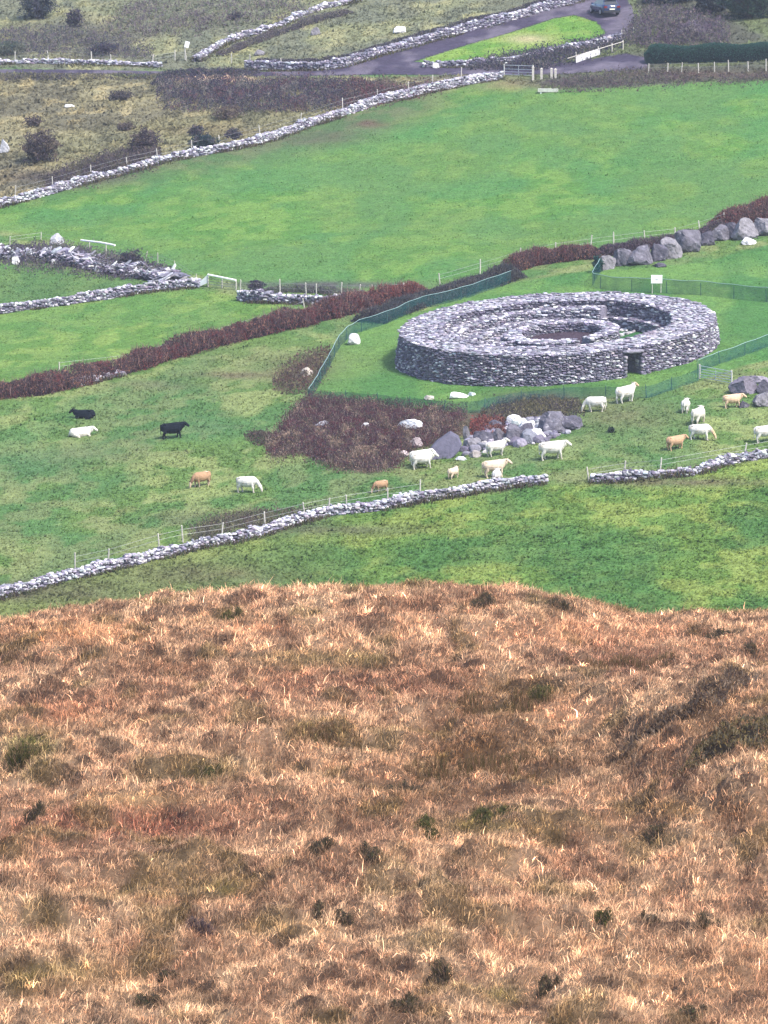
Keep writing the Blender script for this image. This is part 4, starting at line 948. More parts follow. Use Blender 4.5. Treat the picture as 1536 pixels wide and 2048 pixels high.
# trimmed hedge
def trimmed_hedge():
    pts = np.array([P(a, b)[:] for a, b in [(1288, 126), (1350, 124), (1450, 122), (1560, 120), (1640, 118)]])
    seg = np.hypot(*(pts[1:, :2] - pts[:-1, :2]).T); s = np.concatenate([[0], np.cumsum(seg)])
    n = 26000; t = rng.uniform(0, s[-1], n); x = np.interp(t, s, pts[:, 0]); y = np.interp(t, s, pts[:, 1])
    th = rng.uniform(-.1, math.pi + .1, n); e = .55
    c, q = np.cos(th), np.sin(th); ox = np.sign(c) * np.abs(c) ** e * .95; oz = np.sign(q) * np.abs(q) ** e * (1.55 + .12 * np.sin(t * 1.1))
    k = sstep(0, .8, t); rr = rng.uniform(.88, 1.02, n) * (.55 + .45 * k)
    y2 = y + ox * rr; z = hv(x, y2) + .12 + oz * rr
    V, F, T = leaves(np.stack([x, y2, z], 1), .06, pal(n, [(52, 92, 84), (44, 78, 76), (60, 104, 88), (48, 84, 76)]), .1, 1.2)
    root = empty('trimmed_hedge', pts[0]); tag(root, 'clipped dark green hedge at the top right edge', 'hedge')
    V -= pts[0]; mb = MB(); mb.add(V, F, T); mb.build('foliage', M['leaf'], root)
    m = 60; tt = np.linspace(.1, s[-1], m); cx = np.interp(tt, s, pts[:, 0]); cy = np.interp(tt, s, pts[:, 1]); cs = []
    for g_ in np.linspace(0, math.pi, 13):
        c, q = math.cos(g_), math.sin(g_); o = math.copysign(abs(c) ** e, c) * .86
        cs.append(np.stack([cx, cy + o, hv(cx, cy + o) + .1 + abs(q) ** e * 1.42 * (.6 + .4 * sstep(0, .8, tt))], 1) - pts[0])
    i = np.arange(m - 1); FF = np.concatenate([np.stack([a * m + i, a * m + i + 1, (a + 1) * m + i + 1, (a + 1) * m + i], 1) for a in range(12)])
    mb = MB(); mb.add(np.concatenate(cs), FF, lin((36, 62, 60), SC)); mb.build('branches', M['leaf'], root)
trimmed_hedge()

# heather on the moor
def heather(label, px, py, w, h, palette):
    p = P(px, py, True); k = ppm(p); W, H = w / k * .5, h / k * .78
    n = int(420 + 1000 * W * W * 4); ns = 5
    r0 = np.random.default_rng(int(px * 3 + py)); sa = r0.uniform(0, PI2, ns); sr = r0.uniform(.15, .85, ns); sz = r0.uniform(.28, .62, ns); sh = r0.uniform(.45, 1.0, ns)
    q = rng.integers(0, ns, n); a = rng.uniform(0, PI2, n); r = np.abs(rng.normal(0, .6, n))
    x = (np.cos(sa[q]) * sr[q] + np.cos(a) * r * sz[q]) * W; y = (np.sin(sa[q]) * sr[q] + np.sin(a) * r * sz[q]) * W * 1.7 + W
    z = hm(x + p.x, y + p.y) - p.z
    dome = np.clip(1 - r * r * .5, .2, 1) * H * sh[q] * rng.uniform(.45, 1.05, n)
    col = pal(n, palette) * np.array([1.3, 1.15, 1.02])
    st = rng.random(n) < .2; col[st] = lin((214, 170, 134), SC) * rng.uniform(.7, 1.2, (st.sum(), 1))
    V, Q, T, tt = blades(np.stack([x, y, z - .02], 1), dome, rng.uniform(.012, .026, n), np.abs(rng.normal(.2 + .45 * np.clip(r, 0, 1), .2, n)), a + rng.normal(0, .5, n), col, bend=rng.uniform(-.2, .5, n))
    Lv, F, T2 = leaves(np.stack([x, y, z], 1) + np.stack([0 * x, 0 * x, dome * rng.uniform(.3, .95, n)], 1), .022, pal(n, palette), .6)
    mb = MB(); mb.add(V, [Q, T], tt); mb.add(Lv, F, T2)
    return tag(mb.build('heather_clump', M['leaf'], loc=p), label, 'heather')
HEA = [(74, 68, 52), (60, 54, 50), (92, 80, 60), (84, 84, 56), (104, 88, 74)]
HEG = [(86, 88, 44), (70, 74, 40), (104, 100, 56), (60, 60, 40)]
for row in [
    ('dark olive heather clump alone near crest, left of centre', 463, 1243, 56, 28, HEG), ('brown heather clump on crest right of centre', 1112, 1218, 56, 28, HEA), ('flat dark heather clump at right just under the crest', 1440, 1287, 74, 22, HEA), ('dark heather clump at right edge under the flat one', 1502, 1308, 50, 30, HEA),
    ('tall green rush clump at the left edge of moor', 52, 1520, 90, 66, HEG), ('dark green clump in a hollow right of moor centre', 1085, 1398, 60, 56, HEG), ('black stemmed heather clump in centre above the green mound', 800, 1592, 70, 48, HEA), ('dark heather clump left of the green mound', 855, 1664, 64, 34, HEG),
    ('green mound of moss and heather near moor centre', 968, 1652, 96, 36, HEG), ('dark heather clump right of the green mound', 1306, 1682, 62, 28, HEA), ('grey heather clump centre with dark neighbour on its left', 732, 1728, 52, 42, HEA), ('dark heather clump just left of the grey centre one', 652, 1714, 52, 34, HEA),
    ('big dark heather clump at right in the lower moor', 1424, 1862, 62, 56, HEA), ('small dark heather clump left of big right one', 1296, 1848, 44, 34, HEA), ('small greenish heather clump third from lower right', 1208, 1846, 36, 32, HEG), ('dark heather clump at bottom right of centre', 880, 1980, 56, 46, HEA),
    ('upright heather clump at bottom right third', 1097, 1988, 44, 48, HEA), ('largest dark heather clump at bottom centre edge', 812, 2034, 72, 52, HEA), ('violet grey heather clump left in the lower moor', 405, 1872, 54, 46, [(96, 80, 84), (80, 66, 72), (120, 102, 96)]), ('left one of two close dark clumps below centre', 638, 1842, 38, 32, HEA),
    ('right one of two close dark clumps below centre', 688, 1846, 44, 36, HEA), ('dark heather clump at lower left beside greenish grass', 332, 1964, 44, 32, HEA), ('low dark heather strip at bottom left', 302, 2010, 64, 30, HEA), ('round dark heather clump at left edge beside rusty patch', 62, 1650, 46, 44, HEA),
    ('small green clump in the left middle of moor', 420, 1552, 46, 26, HEG), ('brown rounded heather clump on the crest at centre', 958, 1218, 62, 36, HEA), ('dark heather clump at bottom right corner', 1385, 2030, 70, 34, HEA)]:
    heather(*row)
def rushes(label, px, py, w, depth_m, hgt, n):
    p = P(px, py, True); W = w / ppm(p) * .5
    a = rng.uniform(0, PI2, n); r = np.sqrt(rng.uniform(0, 1, n)); x = np.cos(a) * r * W; y = np.sin(a) * r * depth_m
    k = fbm((x + p.x) / .5, (y + p.y) / .8, 19, 2) > .44; x, y, r = x[k], y[k], r[k]; n = len(x)
    z = hm(x + p.x, y + p.y) - p.z
    c = np.array([lin(q, SC * 1.35) for q in [(124, 92, 62), (108, 94, 56), (142, 104, 76), (96, 88, 52), (172, 134, 100)]])[rng.integers(0, 5, n)] * np.exp(rng.normal(0, .25, n))[:, None]
    V, Q, T, tt = blades(np.stack([x, y, z - .03], 1), hgt * rng.uniform(.45, 1.1, n) * (1 - .5 * r), rng.uniform(.010, .022, n), np.abs(rng.normal(.14, .14, n)), rng.uniform(0, PI2, n), c, bend=rng.uniform(0, .35, n))
    mb = MB(); mb.add(V, [Q, T], tt); return tag(mb.build('rush_clump', M['blade'], loc=p), label, 'rushes')
rushes('wide stand of tall brown rushes in the middle of moor', 960, 1545, 330, 2.4, .55, 5200)
rushes('olive rush stand with dark base right of moor centre', 1010, 1420, 200, 2.0, .55, 3200)
rushes('reddish rush stand under the crest on the right', 1250, 1345, 240, 2.2, .5, 3200)
rushes('thin rush stand left of moor centre', 650, 1490, 150, 1.6, .45, 1600)
strip_hedge('heather_bank', 'dark diagonal heather bank at right, upper one', [(1215, 1528), (1300, 1470), (1400, 1410), (1500, 1370)], .26, 1.1, [(124, 100, 78), (102, 80, 66), (144, 116, 86), (84, 68, 58)], 520, .03, 'heather', 1.0, seed=21, moor=True, hf=hm)
strip_hedge('heather_bank', 'dark olive diagonal heather bank at right edge, lower one', [(1370, 1535), (1440, 1505), (1500, 1480), (1580, 1445)], .28, 1.3, [(112, 98, 62), (92, 80, 54), (132, 112, 72), (78, 66, 50)], 560, .03, 'heather', 1.0, seed=22, moor=True, hf=hm)

# ------------------------------------------------------------------ fences and gates
post_me = {}
def post_mesh(hgt, r):
    key = (round(hgt, 2), r)
    if key not in post_me:
        mb = MB(); mb.tube([(0, 0, -.25), (.01, 0, hgt * .5), (0, .01, hgt - .04), (0, .01, hgt)], [r, r * .97, r * .92, r * .6], 7)
        post_me[key] = mesh_np('post', np.concatenate(mb.V), [np.concatenate(q) for q in mb.F.values()], M['post'])
    return post_me[key]
def wire_fence(label, posts, hgt=1.15, r=.055, name='wire_fence', cat='fence', wires=(.55, .9)):
    pts = [P(a, b) for a, b in posts]; root = tag(empty(name, pts[0]), label, cat); tops = []
    for q in pts:
        h = hgt * rng.uniform(.88, 1.1)
        o = obj('post', post_mesh(round(h * 5) / 5, r), root, q - pts[0]); o.rotation_euler = (rng.normal(0, .05), rng.normal(0, .09), rng.uniform(0, 6))
    mb = MB()
    for f in wires:
        mb.tube([np.array((q - pts[0])[:]) + np.array([0, -r * 1.02, hgt * f * .92]) for q in pts], .008, 4)
    if wires: mb.build('wire', M['wire'], root)
    return root
wire_fence('post and wire fence along the long lower dry stone wall', [(150, 1140), (217, 1126), (318, 1096), (366, 1085), (444, 1074), (530, 1052), (610, 1033), (656, 1024), (693, 1017), (775, 1004), (840, 994)], 1.1)
wire_fence('post and wire fence behind the short tumbled wall at right', [(1178, 962), (1249, 950), (1320, 944), (1489, 914), (1560, 902)], 1.0)
wire_fence('post and wire fence along the upper edge of largest field', [(30, 396), (105, 378), (181, 355), (254, 335), (316, 322), (383, 305), (440, 295), (520, 274), (600, 250), (685, 220), (755, 203), (817, 187), (865, 174), (922, 162)], 1.2)
wire_fence('post and wire fence above the dark wall stub and bracken', [(480, 592), (560, 592), (613, 594), (633, 596), (682, 598), (715, 597), (745, 598), (806, 594)], 1.3)
wire_fence('post and wire fence between the largest field and the boulders', [(880, 570), (960, 547), (1037, 524), (1110, 508), (1181, 498), (1227, 492), (1290, 484), (1350, 478), (1400, 464), (1449, 448), (1510, 436)], 1.05)
wire_fence('pale post fence below the clipped dark hedge at top right', [(1297, 147), (1335, 146), (1363, 145), (1397, 146), (1429, 144), (1457, 144), (1496, 143), (1532, 142), (1570, 141)], 1.1, .06)
wire_fence('scattered pale posts along the track bend beside the car', [(1218, 88), (1243, 75), (1268, 70), (1288, 66), (1327, 62), (1347, 72)], .8, .05)
wire_fence('old post fence along the track wall at upper left', [(30, 122), (97, 116), (183, 122), (222, 128), (305, 128), (350, 120), (373, 122), (463, 126), (500, 128), (563, 136)], 1.0, .06)
wire_fence('few pale posts along the rust brown bramble hedge', [(118, 744), (262, 728), (556, 640), (610, 620)], .9, .05)
wire_fence('leaning thin posts on the collapsed bank at left', [(20, 490), (82, 482), (175, 506), (212, 515), (290, 524), (316, 528), (350, 540), (391, 566)], .9, .04)

npb = MB(); npb.tube([(0, 0, -.25), (0, 0, .5), (0, 0, 1.0)], .03, 6, (.05, .10, .10)); net_post = mesh_np('post', np.concatenate(npb.V), [np.concatenate(q) for q in npb.F.values()], M['rock_dark'], np.concatenate(npb.T))
def netting(label, pts, hgt=1.0, posts=True, every=3.2, rope=True):
    w = [P(a, b) for a, b in pts]; root = tag(empty('netting_fence', w[0]), label, 'fence')
    W = np.array([q[:] for q in w]); seg = np.hypot(*(W[1:, :2] - W[:-1, :2]).T); s = np.concatenate([[0], np.cumsum(seg)])
    t = np.unique(np.concatenate([np.arange(0, s[-1], .7), [s[-1]]])); x = np.interp(t, s, W[:, 0]); y = np.interp(t, s, W[:, 1]); z = hv(x, y)
    sag = .05 * np.sin(t / every * math.pi) ** 2
    n = len(t)
    V = np.concatenate([np.stack([x, y, z - .03], 1), np.stack([x, y + .02 * np.sin(t * 2), z + hgt * .5], 1), np.stack([x, y, z + hgt - sag], 1)]) - W[0]
    i = np.arange(n - 1); F = np.concatenate([np.stack([a * n + i, a * n + i + 1, (a + 1) * n + i + 1, (a + 1) * n + i], 1) for a in range(2)])
    obj('netting', mesh_np('netting', V, F, M['net']), root)
    if rope:
        mb = MB(); mb.tube(list(V[2 * n:] + np.array([0, 0, .02])), .022, 5); mb.build('rope', M['rope'], root)
    for k in np.arange(0, s[-1] + .1, every):
        px, py = np.interp(k, s, W[:, 0]), np.interp(k, s, W[:, 1])
        o = obj('post', net_post, root, (px - W[0][0], py - W[0][1] + .05, float(hv(px, py)) - W[0][2])); o.rotation_euler = (0, rng.normal(0, .05), 0)
    return root
netting('green netting fence on the left side of the fort enclosure', [(617, 804), (633, 780), (680, 694), (695, 678), (715, 666), (780, 645), (842, 618), (916, 601), (1022, 566)], 1.0)
netting('green netting fence across the grass in front of the fort', [(617, 804), (700, 808), (800, 818), (880, 826), (955, 826), (1010, 812), (1080, 803), (1160, 797), (1230, 798), (1290, 797), (1345, 780), (1396, 762)], .9, rope=False)
netting('green netting fence running to the right edge beyond the gate', [(1396, 746), (1440, 728), (1536, 694), (1620, 664)], .95, rope=True)
netting('green netting fence behind the fort carrying the white sign', [(1200, 545), (1183, 574), (1225, 582), (1330, 587), (1420, 592), (1536, 604), (1640, 614)], 1.15)
# sign
p = P(1313, 586); k = ppm(p); sg = tag(empty('sign', p - Vector((0, .12, 0))), 'blank looking white notice board on the netting behind the fort', 'sign')
mb = MB(); mb.box(-.45, .45, -.02, .02, .80, 1.46); mb.build('board', M['white_paint'], sg)
mb = MB(); mb.box(-.46, .46, .021, .05, .79, .85); mb.box(-.46, .46, .021, .05, 1.41, 1.47); mb.build('frame', M['post'], sg)
mb = MB(); mb.box(-.12, .12, -.026, -.021, 1.12, 1.16); mb.box(-.06, .08, -.026, -.021, 1.05, 1.08); mb.build('emblem', M['wire'], sg)
for s in (-.35, .35):
    mb = MB(); mb.tube([(s, .06, -.2), (s, .06, .9)], .035, 6); mb.build('post', M['post'], sg)
def frame_gate(label, p0, p1, hgt, bars, mt, name='gate', up=(0, 0), r=.03, posts=True, diag=False):
    a, b = P(*p0), P(*p1); root = tag(empty(name, a), label, 'gate'); d = np.array((b - a)[:])
    L0 = np.array([0, 0, up[0]]); L1 = d + np.array([0, 0, up[1]])
    for i, f in enumerate(bars):
        mb = MB(); mb.tube([L0 + np.array([0, 0, hgt * f]), L1 + np.array([0, 0, hgt * f])], r, 6); mb.build('bar', mt, root)
    for q in ([L0, L1] + ([L0 * .5 + L1 * .5] if len(bars) > 2 else [])):
        mb = MB(); mb.tube([q + np.array([0, 0, hgt * bars[0] - .05]), q + np.array([0, 0, hgt * bars[-1] + .03])], r * 1.1, 6); mb.build('stile', mt, root)
    if posts:
        for q in (np.zeros(3), d):
            o = obj('post', post_mesh(hgt + .1, .07), root, q + np.array([0, .13, 0]))
    if diag:
        mb = MB(); mb.tube([L0 + np.array([0, -.04, hgt * bars[0]]), L1 + np.array([0, -.04, hgt * bars[-1]])], r * .8, 5); mb.build('brace', mt, root)
    return root
frame_gate('silver tubular metal gate beside the right edge boulder pile', (1399, 758), (1463, 770), 1.0, (.15, .35, .55, .75, 1.0), M['metal'], diag=True, r=.025)
frame_gate('grey metal field gate at the lane end below roadside scrub', (1008, 152), (1066, 154), 1.1, (.15, .4, .65, 1.0), M['metal'], r=.03)
# white rail on two posts
def white_rail():
    a, b = P(166, 503), P(230, 512); root = tag(empty('rail', a), 'white horizontal rail on two thin posts above collapsed bank', 'rail')
    d = np.array((b - a)[:]); h0, h1 = 1.0, .95
    mb = MB(); mb.tube([np.array([-.15, -.08, h0]), d * .55 + np.array([0, -.08, h0 + .02]), d + np.array([0, -.08, h1])], .085, 8); mb.build('bar', M['white_paint'], root)
    for f in (.2, .72):
        q = d * f; o = obj('post', post_mesh(1.0, .055), root, q + np.array([0, .06, 0]))
white_rail()
def white_gate():
    a, b = P(416, 574), P(472, 580); root = tag(empty('gate', a), 'white topped gate with pale tilted panel at the wall gap', 'gate')
    d = np.array((b - a)[:])
    mb = MB(); mb.tube([np.array([0, -.06, 1.05]), d + np.array([0, -.06, .82])], .085, 8); mb.build('top_rail', M['white_paint'], root)
    for f in (0, .5, 1):
        obj('post', post_mesh(1.0 if f < 1 else .9, .05), root, d * f + np.array([0, .06, 0]))
    mb = MB()
    for z in (.25, .5, .75): mb.tube([np.array([0, -.02, z]), d + np.array([0, -.02, z * .85])], .018, 5)
    mb.build('mesh_wire', M['wire'], root)
    # tilted pale panel
    w = -.95
    V = np.array([(w, -.10, -.05), (-.05, -.10, .35), (.0, -.10, 1.05), (w + .2, -.1, .40), (w, -.03, -.05), (-.05, -.03, .35), (.0, -.03, 1.05), (w + .2, -.03, .40)])
    mb = MB(); mb.add(V, np.array([(0, 1, 2, 3), (7, 6, 5, 4), (0, 4, 5, 1), (1, 5, 6, 2), (2, 6, 7, 3), (3, 7, 4, 0)])); o = mb.build('panel', mat('pale_panel', base=(.50, .54, .56), noise=[(2, .8, 1.1, 3)]), root)
white_gate()
def slab_gate():
    a, b = P(1152, 128), P(1200, 112); root = tag(empty('gate', a), 'long white boarded gate with sloping rail beside the track bend', 'gate')
    d = np.array((b - a)[:]); h = .8
    V = []
    for q, z0, z1 in ((np.array([0, 0, 0.]), .1, .75), (d, .15, .80)):
        V += [q + np.array([0, 0, z0]), q + np.array([0, 0, z1]), q + np.array([0, .07, z1]), q + np.array([0, .07, z0])]
    mb = MB(); mb.add(V, np.array([(0, 4, 5, 1), (1, 5, 6, 2), (2, 6, 7, 3), (3, 7, 4, 0), (0, 1, 2, 3), (7, 6, 5, 4)])); mb.build('board', mat('weathered_board', base=(.56, .56, .58), noise=[(2.5, .8, 1.1, 4)]), root)
    e0 = np.array((P(1135, 128) - a)[:]); e1 = np.array((P(1246, 100) - a)[:])
    mb = MB(); mb.tube([e0 + np.array([0, .12, .55]), e1 + np.array([0, .12, .85])], .04, 6); mb.build('rail', M['post'], root)
    for f in (.15, .55, .8, 1.0): obj('post', post_mesh(1.0, .06), root, e0 + (e1 - e0) * f + np.array([0, .2, 0]))
slab_gate()
for (px, py, h, lab) in [(1066, 160, 1.3, 'tallest pale gate pillar right of the grey lane gate'), (1083, 159, 1.1, 'pale gate pillar second from the grey lane gate'), (1103, 157, 1.0, 'thicker pale gate pillar third from the grey lane gate'), (1111, 156, .9, 'last thin gate pillar farthest from the grey lane gate')]:
    q = P(px, py); mb = MB(); w = .11
    mb.box(-w, w, -w, w, -.2, h - .1); mb.box(-w * 1.2, w * 1.2, -w * 1.2, w * 1.2, h - .097, h - .02); mb.add(np.array([(-w, -w, h - .017), (w, -w, h - .017), (w, w, h - .017), (-w, w, h - .017), (0, 0, h + .08)]), np.array([(0, 1, 4), (1, 2, 4), (2, 3, 4), (3, 0, 4)]))
    tag(mb.build('gate_pillar', M['post'], loc=q), lab, 'gate pillar', 'pillars by the lane gate')
# trough at field edge
q = P(1096, 184); tr = tag(empty('trough', q), 'low pale trough at the top edge of the largest field', 'trough')
mb = MB(); L, W, H, t = 1.0, .35, .32, .05
mb.box(-L, L, -W, -W + t, .02, H); mb.box(-L, L, W - t, W, .02, H); mb.box(-L, -L + t, -W + t + .002, W - t - .002, .02, H); mb.box(L - t, L, -W + t + .002, W - t - .002, .02, H); mb.box(-L + t + .002, L - t - .002, -W + t + .002, W - t - .002, .03, .08)
mb.build('basin', mat('trough_concrete', base=(.46, .48, .42), noise=[(4, .7, 1.1, 3)]), tr)
for s in (-.7, .7):
    mb = MB(); mb.box(s - .08, s + .08, -.3, .3, -.2, .018); mb.build('foot', M['rock_dark'], tr)
# white sign on a post, far hillside
q = P(370, 120); ps = tag(empty('post_sign', q), 'small white tilted board on a brown post by far track', 'sign')
obj('post', post_mesh(1.6, .07), ps, (0, 0, 0)); mb = MB(); mb.box(-.42, .05, -.13, -.08, 1.3, 1.95); o = mb.build('board', M['white_paint'], ps); o.rotation_euler = (0, .25, 0)

# ------------------------------------------------------------------ cattle
def loft(path, side=(0, 1, 0), n=14):
    """path: (x, y, z, half width, half height)"""
    side = np.array(side, float); P_ = np.array([p[:3] for p in path], float); V = []; m = len(path)
    for i in range(m):
        t = P_[min(i + 1, m - 1)] - P_[max(i - 1, 0)]; t /= np.linalg.norm(t) + 1e-9
        s = side - t * (side @ t); s /= np.linalg.norm(s); u = np.cross(t, s)
        for k in range(n):
            g = PI2 * k / n; V.append(P_[i] + s * math.cos(g) * path[i][3] + u * math.sin(g) * path[i][4])
    F = [(i * n + k, (i + 1) * n + k, (i + 1) * n + (k + 1) % n, i * n + (k + 1) % n) for i in range(m - 1) for k in range(n)]
    V.append(P_[0]); V.append(P_[-1])
    T = [(m * n, k, (k + 1) % n) for k in range(n)] + [(m * n + 1, (m - 1) * n + (k + 1) % n, (m - 1) * n + k) for k in range(n)]
    return np.array(V), np.array(F), np.array(T)
def cow_mesh(name, head='level', lying=False, step=0.0, turn=0.0):
    mb = MB()
    def L(path, **k):
        v, f, t = loft(path, **k); mb.add(v, [f, t])
    dz = -.54 if lying else 0.0
    torso = [(-.96, 0, 1.12, .06, .10), (-.91, 0, 1.10, .20, .25), (-.76, 0, 1.06, .29, .33), (-.5, 0, 1.00, .33, .39), (-.15, 0, .95, .38, .44), (.2, 0, .95, .375, .45), (.45, 0, .99, .31, .43), (.62, 0, 1.03, .25, .38), (.80, 0, 1.07, .18, .28)]
    if head == 'level': neck = [(.66, 0, 1.10, .20, .30), (.86, 0, 1.15, .175, .27), (1.02, 0, 1.21, .15, .22)]; hd = [(.98, 0, 1.31, .08, .09), (1.06, 0, 1.29, .13, .145), (1.18, 0, 1.21, .125, .14), (1.32, 0, 1.10, .10, .11), (1.43, 0, 1.01, .09, .09), (1.48, 0, .97, .05, .05)]; ear = (1.04, 1.32)
    elif head == 'up': neck = [(.64, 0, 1.12, .20, .30), (.83, 0, 1.23, .175, .27), (.97, 0, 1.34, .15, .21)]; hd = [(.92, 0, 1.46, .08, .09), (1.00, 0, 1.45, .13, .145), (1.13, 0, 1.39, .125, .135), (1.28, 0, 1.30, .10, .11), (1.40, 0, 1.22, .09, .09), (1.45, 0, 1.19, .05, .05)]; ear = (.98, 1.48)
    elif head == 'graze': neck = [(.68, 0, 1.08, .17, .25), (.90, 0, .95, .13, .19), (1.08, 0, .72, .105, .15), (1.15, 0, .58, .10, .13)]; hd = [(1.12, 0, .66, .08, .09), (1.18, 0, .55, .115, .13), (1.24, 0, .40, .105, .12), (1.28, 0, .23, .085, .095), (1.29, 0, .10, .075, .075), (1.28, 0, .05, .04, .04)]; ear = (1.20, .62)
    if turn:
        def tw(q):
            x, y, z, a, b = q; k = max(0, x - .7); return (x - k * k * turn * .5, y + k * turn, z, a, b)
        neck = [tw(q) for q in neck]; hd = [tw(q) for q in hd]
    sh = lambda pth, d=dz: [(q[0], q[1], q[2] + d, q[3], q[4]) for q in pth]
    hdz = dz if head != 'graze' else dz
    L(sh(torso)); L(sh(neck, hdz)); L(sh(hd, hdz))
    hc = hd[1]
    for s in (-1, 1):
        L(sh([(ear[0], hc[1] + s * .06, ear[1], .05, .03), (ear[0] - .02, hc[1] + s * .17, ear[1] + .03, .06, .032), (ear[0] - .03, hc[1] + s * .27, ear[1] + .02, .035, .025)], hdz), side=(0, 0, 1), n=8)
    # withers and hip bones
    L(sh([(.25, 0, 1.32, .06, .05), (.45, 0, 1.36, .09, .06), (.68, 0, 1.32, .06, .06)]), n=8)
    for s in (-1, 1): L(sh([(-.72, s * .18, 1.30, .06, .05), (-.55, s * .20, 1.30, .07, .06), (-.4, s * .17, 1.28, .05, .05)]), n=8)
    if not lying:
        for s, st in ((-1, step), (1, -step)):
            x0 = .50
            L([(x0, s * .17, 1.08, .12, .17), (x0 + .02, s * .19, .86, .105, .13), (x0 + .02 + st * .3, s * .18, .62, .095, .105), (x0 + .03 + st * .6, s * .17, .43, .078, .085), (x0 + .01 + st * .8, s * .17, .34, .064, .066), (x0 + st, s * .17, .14, .058, .06), (x0 + .02 + st, s * .17, .07, .06, .065), (x0 + .03 + st, s * .17, .0, .068, .078)], n=10)
            x1 = -.66
            L([(x1 + .05, s * .16, 1.10, .15, .24), (x1 + .10, s * .19, .88, .125, .20), (x1 + .04 - st * .3, s * .19, .68, .105, .15), (x1 - .09 - st * .6, s * .18, .47, .076, .09), (x1 - .09 - st * .7, s * .18, .39, .066, .074), (x1 - .04 - st, s * .18, .15, .058, .062), (x1 - .02 - st, s * .18, .07, .06, .065), (x1 - st, s * .18, .0, .068, .078)], n=10)
        L([(-.42, 0, .72, .13, .12), (-.40, 0, .62, .11, .10), (-.38, 0, .57, .05, .05)], n=10)
        L([(-.90, 0, 1.32, .035, .035), (-.98, 0, 1.24, .034, .034), (-1.0, 0, 1.0, .030, .030), (-.99, 0, .72, .030, .030), (-.99, 0, .58, .045, .045), (-.98, 0, .46, .03, .03)], side=(0, 1, 0), n=8)
    else:
        for s in (-1, 1):
            L([(.48, s * .2, .36, .10, .15), (.72, s * .26, .16, .085, .09), (.80, s * .27, .08, .07, .07), (.55, s * .30, .05, .05, .05), (.42, s * .30, .05, .05, .05)], n=10)
            L([(-.62, s * .22, .42, .13, .22), (-.36, s * .34, .26, .12, .15), (-.16, s * .38, .13, .08, .09), (-.45, s * .44, .06, .055, .055), (-.70, s * .44, .05, .05, .05)], n=10)
        L([(-.92, 0, .62, .035, .035), (-1.0, .05, .45, .032, .032), (-1.02, .12, .15, .032, .032), (-.95, .2, .05, .035, .035)], n=8)
    VV = np.concatenate(mb.V)
    if not lying: VV[:, 2] = np.where(VV[:, 2] < .6, VV[:, 2] * .85, VV[:, 2] - .09)
    VV[:, 1] *= 1.22; VV[:, 0] *= .93
    me = mesh_np(name, VV, [np.concatenate(q) for q in mb.F.values()])
    o = bpy.data.objects.new('tmp', me); COL.objects.link(o)
    rm = o.modifiers.new('r', 'REMESH'); rm.mode = 'VOXEL'; rm.voxel_size = .024; rm.use_smooth_shade = True
    sm = o.modifiers.new('s', 'SMOOTH'); sm.factor = .5; sm.iterations = 3
    dg = bpy.context.evaluated_depsgraph_get()
    out = bpy.data.meshes.new_from_object(o.evaluated_get(dg)); out.name = name
    bpy.data.objects.remove(o); bpy.data.meshes.remove(me)
    out.materials.clear(); out.materials.append(None)
    return out
def coat(name, body, head=None, legs=None, hx=.78, patch=None):
    m = mat(name, base=body, noise=[(3.5, .85, 1.08, 4)], rough=.9, spec=.05, bump=(22, .01))
    nt = m.node_tree; bs = next(n for n in nt.nodes if n.type == 'BSDF_PRINCIPLED'); tc = next(n for n in nt.nodes if n.type == 'TEX_COORD')
    sp = nt.nodes.new('ShaderNodeSeparateXYZ'); nt.links.new(tc.outputs['Object'], sp.inputs[0])
    def over(sock, a, b, c):
        mr = nt.nodes.new('ShaderNodeMapRange'); mr.inputs[1].default_value = a; mr.inputs[2].default_value = b; nt.links.new(sock, mr.inputs[0])
        mx = nt.nodes.new('ShaderNodeMix'); mx.data_type = 'RGBA'; nt.links.new(mr.outputs[0], mx.inputs['Factor'])
        nt.links.new(bs.inputs['Base Color'].links[0].from_socket, mx.inputs['A']); mx.inputs['B'].default_value = (*c, 1); nt.links.new(mx.outputs['Result'], bs.inputs['Base Color'])
    if head: over(sp.outputs['X'], hx, hx + .25, head)
    if legs: over(sp.outputs['Z'], .50, .28, legs)
    if patch:
        n = nt.nodes.new('ShaderNodeTexNoise'); n.inputs['Scale'].default_value = patch[0]; nt.links.new(tc.outputs['Object'], n.inputs['Vector']); over(n.outputs['Fac'], patch[1], patch[1] + .06, patch[2])
    return m
K = {'white': coat('white_coat', (.60, .575, .53), legs=(.50, .46, .40), patch=(2.4, .60, (.48, .43, .36))), 'cream': coat('cream_coat', (.58, .54, .47), legs=(.50, .43, .35)), 'tanhead': coat('white_coat_tan_head', (.60, .575, .54), head=(.52, .36, .22), patch=(2.4, .60, (.50, .44, .36))),
     'black': coat('black_coat', (.006, .009, .014)), 'tan': coat('tan_coat', (.56, .45, .34), legs=(.60, .48, .36), patch=(1.6, .56, (.70, .57, .44))), 'brown': coat('brown_coat', (.34, .21, .125), head=(.16, .09, .06), legs=(.36, .28, .22), patch=(1.4, .55, (.58, .43, .31))),
     'orange': coat('orange_coat', (.58, .41, .28), legs=(.62, .46, .32)), 'ginger': coat('ginger_coat', (.42, .27, .17), legs=(.50, .34, .22), patch=(1.5, .58, (.60, .36, .20)))}
CM = {'level': cow_mesh('cow'), 'walk': cow_mesh('cow', 'level', step=.12), 'up': cow_mesh('cow', 'up', step=-.06), 'graze': cow_mesh('cow', 'graze', step=.10), 'lie': cow_mesh('cow', 'up', True), 'liel': cow_mesh('cow', 'level', True), 'turn': cow_mesh('cow', 'level', step=.05, turn=.5)}
